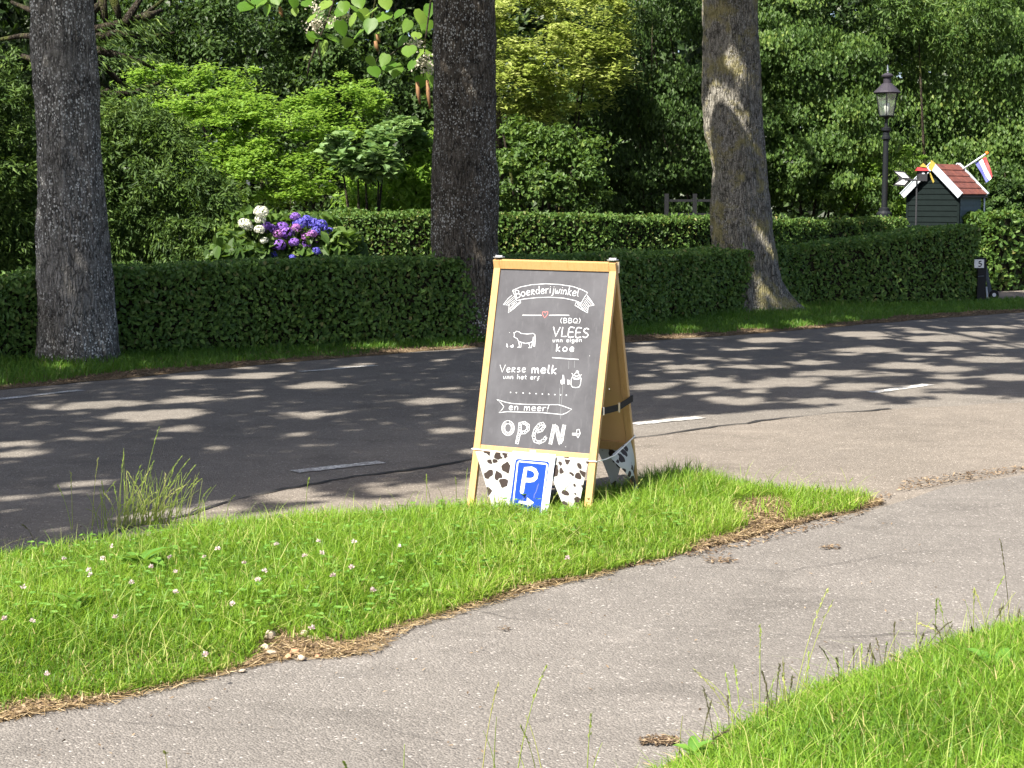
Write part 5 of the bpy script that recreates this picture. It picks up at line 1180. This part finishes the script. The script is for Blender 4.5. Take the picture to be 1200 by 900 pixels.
# litter spilling on the asphalt
def px_poly(px): return [G(u, v)[:2] for u, v in px]
l1 = sample_poly(px_poly([(700, 655), (830, 628), (960, 600), (1040, 580), (1160, 562), (1200, 556), (1200, 548), (1060, 565), (1040, 590), (1000, 612), (880, 642), (760, 668)]), 1500)
straw('leaf_litter', l1, .008, .03, .008, M['litter'], 'dry crumbs spilled at the end of the grass bank')
for u, v, ru, rv, n in ((845, 661, 20, 3, 110), (772, 874, 24, 5, 230), (590, 742, 8, 2, 20), (973, 645, 14, 2, 60), (830, 652, 30, 5, 60)):
    a = rng.random(n) * 6.28; r = np.sqrt(rng.random(n)); qq = np.array([G(u + ru * rr * math.cos(aa), v + rv * rr * math.sin(aa))[:2] for aa, rr in zip(a, r)]); straw('leaf_litter', qq, .009, .024, .006, M['litter'], 'little heap of brown leaf crumbs lying on the footpath' if n != 230 else 'little heap of brown crumbs at the bottom of the footpath')
sc = np.array([G(rng.uniform(-50, 1250), rng.uniform(560, 900))[:2] for _ in range(330)]); straw('leaf_litter', sc, .009, .016, .006, M['litter'], 'scattered dark specks over the footpath')
l3 = sample_poly(px_poly([(-100, 868), (150, 826), (300, 786), (330, 780), (440, 772), (480, 742), (640, 694), (720, 676), (720, 670), (640, 684), (480, 728), (430, 758), (300, 774), (0, 842), (-100, 850)]), 2600); straw('dry_grass', l3, .010, .06, .003, M['straw'], 'straw lying on the edge of the footpath under the grass bank', .12)
# corner bottom right
q = sample_poly([tuple(p) for p in COR], 120000); uv = proj(np.column_stack([q, np.full(len(q), .03)])); vis = (uv[:, 0] > 640) & (uv[:, 0] < 1290) & (uv[:, 1] < 1010); q, uv = q[vis], uv[vis]; ed = edge_dist(q, COR); n = len(q)
nz = fast_noise(np.column_stack([q, np.zeros(n)]), 11, 77); kp = ed > (.02 + .16 * rng.random(n) ** 2 + .05 * nz); kp &= rng.random(n) < .9; q, ed, uv = q[kp], ed[kp], uv[kp]; n = len(q); sv = fast_noise(np.column_stack([q, np.zeros(n)]), 3.5, 70); sv2 = fast_noise(np.column_stack([q, np.zeros(n)]), 13, 71)
h = np.clip((.045 + .05 * np.clip(ed / .3, 0, 1) + .014 * sv + .01 * sv2) * rng.uniform(.5, 1.3, n), .015, .16); rn = np.clip(.44 + .27 * sv + .16 * sv2 + rng.normal(0, .2, n), 0, .97); dry = rng.random(n) < .06; rn[dry] = 1
g_ = blades('grass', np.column_stack([q, cor_h(q)]), h, rng.uniform(.0022, .0046, n), rng.uniform(.1, 1.5, n), M['grass'], rnd=rn); tag(g_, 'bright green grass in the bottom right corner beside the footpath', 'grass', kind='stuff')
li = rng.random(n) < .02; lq = q[li]; n2 = len(lq); g_ = blades('long_grass', np.column_stack([lq, cor_h(lq)]), rng.uniform(.08, .19, n2), rng.uniform(.0014, .0028, n2), rng.uniform(.2, 1.6, n2), M['stalk'], rnd=rng.uniform(0, .85, n2)); tag(g_, 'longer pale bent blades in the corner grass', 'grass', kind='stuff')
sq = sample_poly([tuple(p) for p in COR], 9000); sq = sq[edge_dist(sq, COR) < .14]; sq = sq + rng.normal(0, .03, sq.shape); straw('dry_grass', sq, .013, .05, .003, M['straw'], 'dry straw along the edge of the corner grass')
# verge along the hedge
VG_LOW = [(u, v) for u, v in FAR_EDGE]
def verge():
    a = [np.array(p) for p in far_line]; hb = [g[:2] for g in fl]; poly = [tuple(p + np.array([.0, .0])) for p in a] + [tuple(p) for p in (hb[::-1])]
    poly = [tuple(p) for p in a if p[0] < 9.2 and p[0] > -6.5] + [tuple(G(1240, 352)[:2])] + [tuple(p + np.array([-.1, .12])) for p in hb[::-1]]
    q = sample_poly(poly, 60000); n = len(q); uv = proj(np.column_stack([q, np.zeros(n)])); fe = lerp_tab(FAR_EDGE, uv[:, 0]); d = fe - uv[:, 1]
    nz = fast_noise(np.column_stack([q, np.zeros(n)]), 5, 80); keep = (d > 3.5 + 3 * nz + 1.5 * rng.random(n)); keep &= ~((uv[:, 0] > 1165) & (uv[:, 1] < 352))
    s = q[~keep]; straw('dry_grass', s, .004, .05, .008, M['litter'], 'brown leaf crumbs along the far road edge')
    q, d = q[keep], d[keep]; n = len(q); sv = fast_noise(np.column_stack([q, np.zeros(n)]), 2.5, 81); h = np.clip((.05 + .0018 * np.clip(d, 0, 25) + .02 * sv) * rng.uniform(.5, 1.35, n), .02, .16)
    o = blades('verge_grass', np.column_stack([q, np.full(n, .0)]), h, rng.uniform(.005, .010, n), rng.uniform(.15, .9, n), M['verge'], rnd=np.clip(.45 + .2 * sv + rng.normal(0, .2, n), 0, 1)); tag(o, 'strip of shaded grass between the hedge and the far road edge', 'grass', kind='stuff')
    pl = sheet('verge', [tuple(p) for p in poly], .003, M['soil']); return pl
verge()
# tall grass tufts and seed stalks
def stalk_set(name, label, items, spread=0, cat='grass', lean=.12):
    """items: (root u, root v, tip u, tip v, kind) in photo pixels, each a thin bent stalk with a narrow seed head"""
    mb_v, mb_f, rn = [], [], []
    P_, D_, N_, R_ = [], [], [], []
    tm = MB()
    rn_v = []
    for (u0, v0, u1, v1, kd) in items:
        g = G(u0, v0); y = g[1]; base = np.array([g[0], y, .0]); tip = P(u1, v1, y + rng.normal(0, .05)); ctrl = base * .45 + tip * .55 + np.array([(u0 - u1) * .25 * y / F, 0, .02 * (1 if v1 < v0 else 0)])
        k = 7; pts = [(1 - t) ** 2 * base + 2 * t * (1 - t) * ctrl + t * t * tip for t in np.linspace(0, 1, k)]
        b0 = len(tm.v); tm.tube(pts, list(np.linspace(.0016, .0007, k)), 4, False); rr = (.85 + .15 * rng.random()) if kd == 'd' else rng.uniform(.2, .8); rn_v += [1.0 if kd == 'd' else rr] * (len(tm.v) - b0)
        m = 16 if kd != 'n' else 0
        for j in range(m):
            t = 1 - .34 * j / m; p = (1 - t) ** 2 * base + 2 * t * (1 - t) * ctrl + t * t * tip; dr = tip - ctrl; dr = dr / np.linalg.norm(dr); P_.append(p + rng.normal(0, .0014, 3)); D_.append(dr + rng.normal(0, .25, 3)); N_.append(rng.normal(size=3)); R_.append(1.0 if kd == 'd' else rr)
    root = empty(name, (0, 0, 0)); tag(root, label, cat)
    me = tm.mesh('stalks', M['stalk']); at = me.attributes.new('rnd', 'FLOAT', 'POINT'); at.data.foreach_set('value', np.array(rn_v, np.float32)); so_ = mobj('stalks', me, root); so_['kind'] = 'stuff'
    if P_: leaves('seed_heads', np.array(P_), np.array(D_), np.array(N_), .013, .0042, M['stalk'], root, rnd=np.array(R_), kind='stuff')
    return root
its = [(84, 622, 67, 568, 'g'), (85, 620, 83, 553, 'g'), (108, 616, 115, 537, 'g'), (140, 612, 145, 530, 'g'), (146, 612, 145, 525, 'n'), (165, 608, 187, 500, 'g'), (168, 608, 180, 540, 'g'), (180, 608, 213, 535, 'g'), (186, 608, 222, 538, 'g'), (190, 608, 205, 545, 'g'), (200, 608, 229, 545, 'g'), (150, 610, 165, 545, 'g'), (158, 610, 176, 548, 'g'), (120, 614, 100, 596, 'n'), (125, 612, 117, 580, 'g'),
       (40, 636, 26, 615, 'd'), (205, 608, 232, 560, 'g'), (140, 612, 133, 568, 'g'), (358, 600, 362, 560, 'g'), (265, 604, 275, 580, 'g'), (240, 606, 238, 585, 'n')]
for k in range(130): u = np.clip(rng.normal(175, 28), 105, 232); its.append((u, 616 - (u - 175) * .06, u + rng.normal(10, 16), rng.uniform(550, 600), 'n' if rng.random() < .72 else 'g'))
stalk_set('tall_grass_tuft', 'tall grass tuft with seed heads at the road side of the left bank', its, lean=.1)
its = [(500, 590, 500, 556, 'g'), (505, 592, 496, 560, 'n'), (535, 590, 534, 560, 'g'), (520, 592, 512, 570, 'n'), (545, 590, 548, 548, 'n'), (655, 606, 668, 560, 'n'), (640, 612, 655, 575, 'g'), (700, 600, 716, 560, 'n'), (735, 604, 752, 562, 'g'), (745, 604, 742, 565, 'n'), (728, 602, 728, 570, 'n'), (660, 545, 658, 520, 'n'), (712, 606, 706, 575, 'n'), (760, 600, 778, 566, 'g'), (590, 604, 586, 586, 'n'), (672, 606, 690, 570, 'g'),
       (850, 590, 852, 560, 'n'), (990, 582, 1000, 560, 'g'), (995, 582, 985, 548, 'n'), (560, 598, 556, 575, 'n'), (830, 585, 838, 556, 'n')]
stalk_set('tall_grass', 'longer grass stalks around the feet of the chalkboard', its)
its = []
for (u0, v0, u1, v1, k) in [(840, 900, 824, 805, 'd'), (862, 880, 850, 790, 'g'), (845, 900, 870, 822, 'g'), (870, 876, 860, 778, 'g'), (912, 862, 905, 820, 'n'), (925, 850, 970, 690, 'g'), (930, 850, 976, 704, 'g'), (945, 838, 948, 765, 'g'), (890, 870, 891, 732, 'g'), (900, 866, 898, 800, 'd'), (985, 815, 980, 770, 'd'), (988, 812, 989, 762, 'n'), (1008, 800, 1010, 755, 'g'), (1035, 790, 1040, 752, 'g'), (1075, 775, 1115, 728, 'd'), (1095, 765, 1098, 701, 'g'),
        (1078, 775, 1070, 735, 'n'), (1110, 762, 1100, 702, 'g'), (1140, 752, 1142, 690, 'g'), (1150, 750, 1176, 676, 'g'), (1184, 740, 1172, 632, 'd'), (1170, 742, 1174, 707, 'n'), (1158, 748, 1142, 692, 'g'), (870, 870, 813, 784, 'g'), (958, 838, 925, 780, 'n'), (1060, 782, 1040, 764, 'n'), (1120, 758, 1076, 730, 'g'), (925, 850, 917, 790, 'g'), (1020, 800, 1018, 765, 'n'), (905, 868, 940, 808, 'n'), (1000, 804, 1006, 760, 'n'), (1030, 795, 1022, 766, 'd'), (1165, 745, 1190, 694, 'n'), (886, 872, 880, 800, 'n')]: its.append((u0, v0 + 8, u1, v1, k))
for k in range(60): u = rng.uniform(790, 1195); v = lerp_tab([(780, 905), (880, 848), (1000, 800), (1200, 740)], u); its.append((u, v + 12, u + rng.normal(0, 16), v - rng.uniform(10, 62), 'n' if rng.random() < .7 else 'd'))
stalk_set('tall_grass', 'thin seed stalks growing along the edge of the corner grass', its)
its = [(412, 930, 402, 893, 'g'), (473, 930, 474, 872, 'n'), (563, 930, 584, 800, 'g'), (578, 930, 582, 840, 'n'), (603, 930, 640, 780, 'g'), (632, 930, 610, 850, 'g'), (640, 940, 616, 838, 'n'), (687, 935, 693, 836, 'g'), (690, 935, 706, 870, 'n'), (196, 905, 192, 880, 'g'), (585, 930, 566, 856, 'n'), (620, 935, 608, 884, 'n')]
stalk_set('tall_grass', 'single grass stalks rising from below the bottom edge of the footpath', its)
# clover heads in the grass
def clover():
    spots_ = [(104, 668), (106, 674), (199, 653), (239, 653), (206, 694), (255, 643), (324, 638), (373, 634), (310, 669), (302, 680), (357, 651), (377, 648), (390, 674), (154, 683), (177, 664), (135, 723), (38, 728), (273, 708), (240, 767), (5, 725), (55, 790), (365, 736), (120, 655), (27, 688), (665, 654), (468, 640), (437, 692), (415, 635), (412, 665), (205, 670), (286, 660), (130, 640), (75, 655)]
    P_, D_, N_, R_ = [], [], [], []; st = MB(); rr = []
    for u, v in spots_:
        z = bank_h(np.array([G(u, v, .1)[:2]]))[0] + .10; c = G(u, v, z); r0 = rng.random(); s = rng.uniform(.5, .95)
        d = unit(rng.normal(size=(26, 3))); d = d[d[:, 2] > -.5]
        for w in d: P_.append(c + w * .0085 * s); D_.append(w + [0, 0, .3]); N_.append(rng.normal(size=3)); R_.append(r0 * .7 + .3 * rng.random())
        b0 = len(st.v); st.tube([c - [0, 0, .1], c], .0011, 4, False); rr += [.5] * (len(st.v) - b0)
    o = leaves('clover_flowers', np.array(P_), np.array(D_), np.array(N_), .011, .006, M['clover'], rnd=np.array(R_)); tag(o, 'small pinkish white clover heads dotted over the grass bank', 'clover', kind='stuff')
    P_, D_, N_ = [], [], []
    for k in range(900):
        c = G(rng.uniform(-20, 800), 0 + rng.uniform(600, 760)); cq = np.array([c[:2]])
        if not in_poly(cq[:, 0], cq[:, 1], ISLA)[0] or low_edge_dist(cq)[0][0] < 18: continue
        z = bank_h(cq)[0] + rng.uniform(.04, .085)
        for j in range(3): a = j * 2.094 + rng.random() * .4; d = np.array([math.cos(a), math.sin(a), .15]); P_.append(np.array([c[0], c[1], z]) + d * .008); D_.append(d); N_.append([rng.normal() * .3, rng.normal() * .3, 1])
    o = leaves('clover_leaves', np.array(P_), np.array(D_), np.array(N_), .018, .015, M['weed'], hexa=True); tag(o, 'low three part clover leaves between the grass of the bank', 'clover', kind='stuff')
clover()
def dock(u, v, n, L, label):
    g = G(u, v, .06); b = np.array([g[0], g[1], bank_h(np.array([g[:2]]))[0] if v < 800 else .05]); t = empty('broadleaf_weed', tuple(b)); tag(t, label, 'weed')
    prof = [(0, 0), (.1, .1), (.2, .35), (.19, .65), (.1, .9), (0, 1.0), (-.1, .9), (-.19, .65), (-.2, .35), (-.1, .1)]
    for i in range(n):
        s = L * rng.uniform(.7, 1.2); vv = [(x * s, y * s, s * (.55 * y - .75 * y * y) + abs(x) * s * .3) for x, y in prof] + [(0, .5 * s, s * .06)]; f = []
        for k in range(10): f += [10, k, (k + 1) % 10]
        lf = mobj('leaf', raw_mesh('leaf', vv, f, 3, M['weed'], {'rnd': np.full(11, rng.random())}, smooth=True), t); lf.rotation_euler = (rng.uniform(.3, .9), 0, 6.28 * i / n + rng.normal(0, .3)); lf.location = (0, 0, .02)
dock(165, 668, 8, .13, 'broad leaved weed in the grass below the tall tuft'); dock(82, 716, 6, .11, 'broad leaved weed in the grass at the left'); dock(812, 893, 6, .055, 'broad leaved weed at the tip of the corner grass'); dock(1170, 800, 6, .12, 'broad leaved weed in the corner grass at the right'); dock(600, 640, 5, .07, 'small broad leaved weed in the grass before the parking sheet')
def stone(u, v, w, hgt, mat, label, seed):
    g = G(u, v, .012); k = g[1] / F; o = empty if False else None; bm = bmesh.new(); bmesh.ops.create_icosphere(bm, subdivisions=3, radius=1)
    r = np.random.default_rng(seed); cuts = unit(r.normal(size=(9, 3))); 
    for vv in bm.verts:
        p = np.array(vv.co)
        for c in cuts:
            dd = p @ c - .72
            if dd > 0: p = p - c * dd * .9
        p = p * (1 + .06 * mnoise.noise(Vector(tuple(p * 3 + seed)))); vv.co = p
    me = bpy.data.meshes.new('stone'); bm.to_mesh(me); bm.free(); me.materials.append(mat); ob = mobj('stone', me); ob.scale = (w * k / 2, w * k / 2 * .8, hgt * k / 2); ob.location = (g[0], g[1], bank_h(np.array([g[:2]]))[0] + hgt * k * .34); ob.rotation_euler = (0, 0, seed); tag(ob, label, 'stone', 'rubble stones at the edge of the grass bank')
for i, s in enumerate([(316, 752, 17, 14, 'stone', 'pale angular stone topmost of the rubble heap'), (311, 763, 16, 10, 'stone', 'dusty stone at the left foot of the rubble heap'), (318, 768, 14, 8, 'stone', 'flat stone in front of the pale angular stone'), (345, 766, 15, 8, 'stone_red', 'reddish brick fragment in the middle of the rubble'), (338, 771, 12, 7, 'stone_red', 'small orange brown brick chip left of the reddish fragment'),
                       (353, 773, 11, 8, 'stone', 'light stone right of the reddish brick fragment'), (284, 787, 10, 4, 'stone', 'small flat stone alone on the path edge, left of the rubble'), (357, 748, 14, 8, 'stone', 'grey stone half sunk in grass above the rubble'), (364, 752, 9, 6, 'stone', 'small pebble right beside the half sunk grey stone'), (372, 770, 8, 5, 'stone_red', 'rightmost reddish crumb of the rubble')]):
    stone(s[0], s[1], s[2], s[3], M[s[4]], s[5], i + 1)
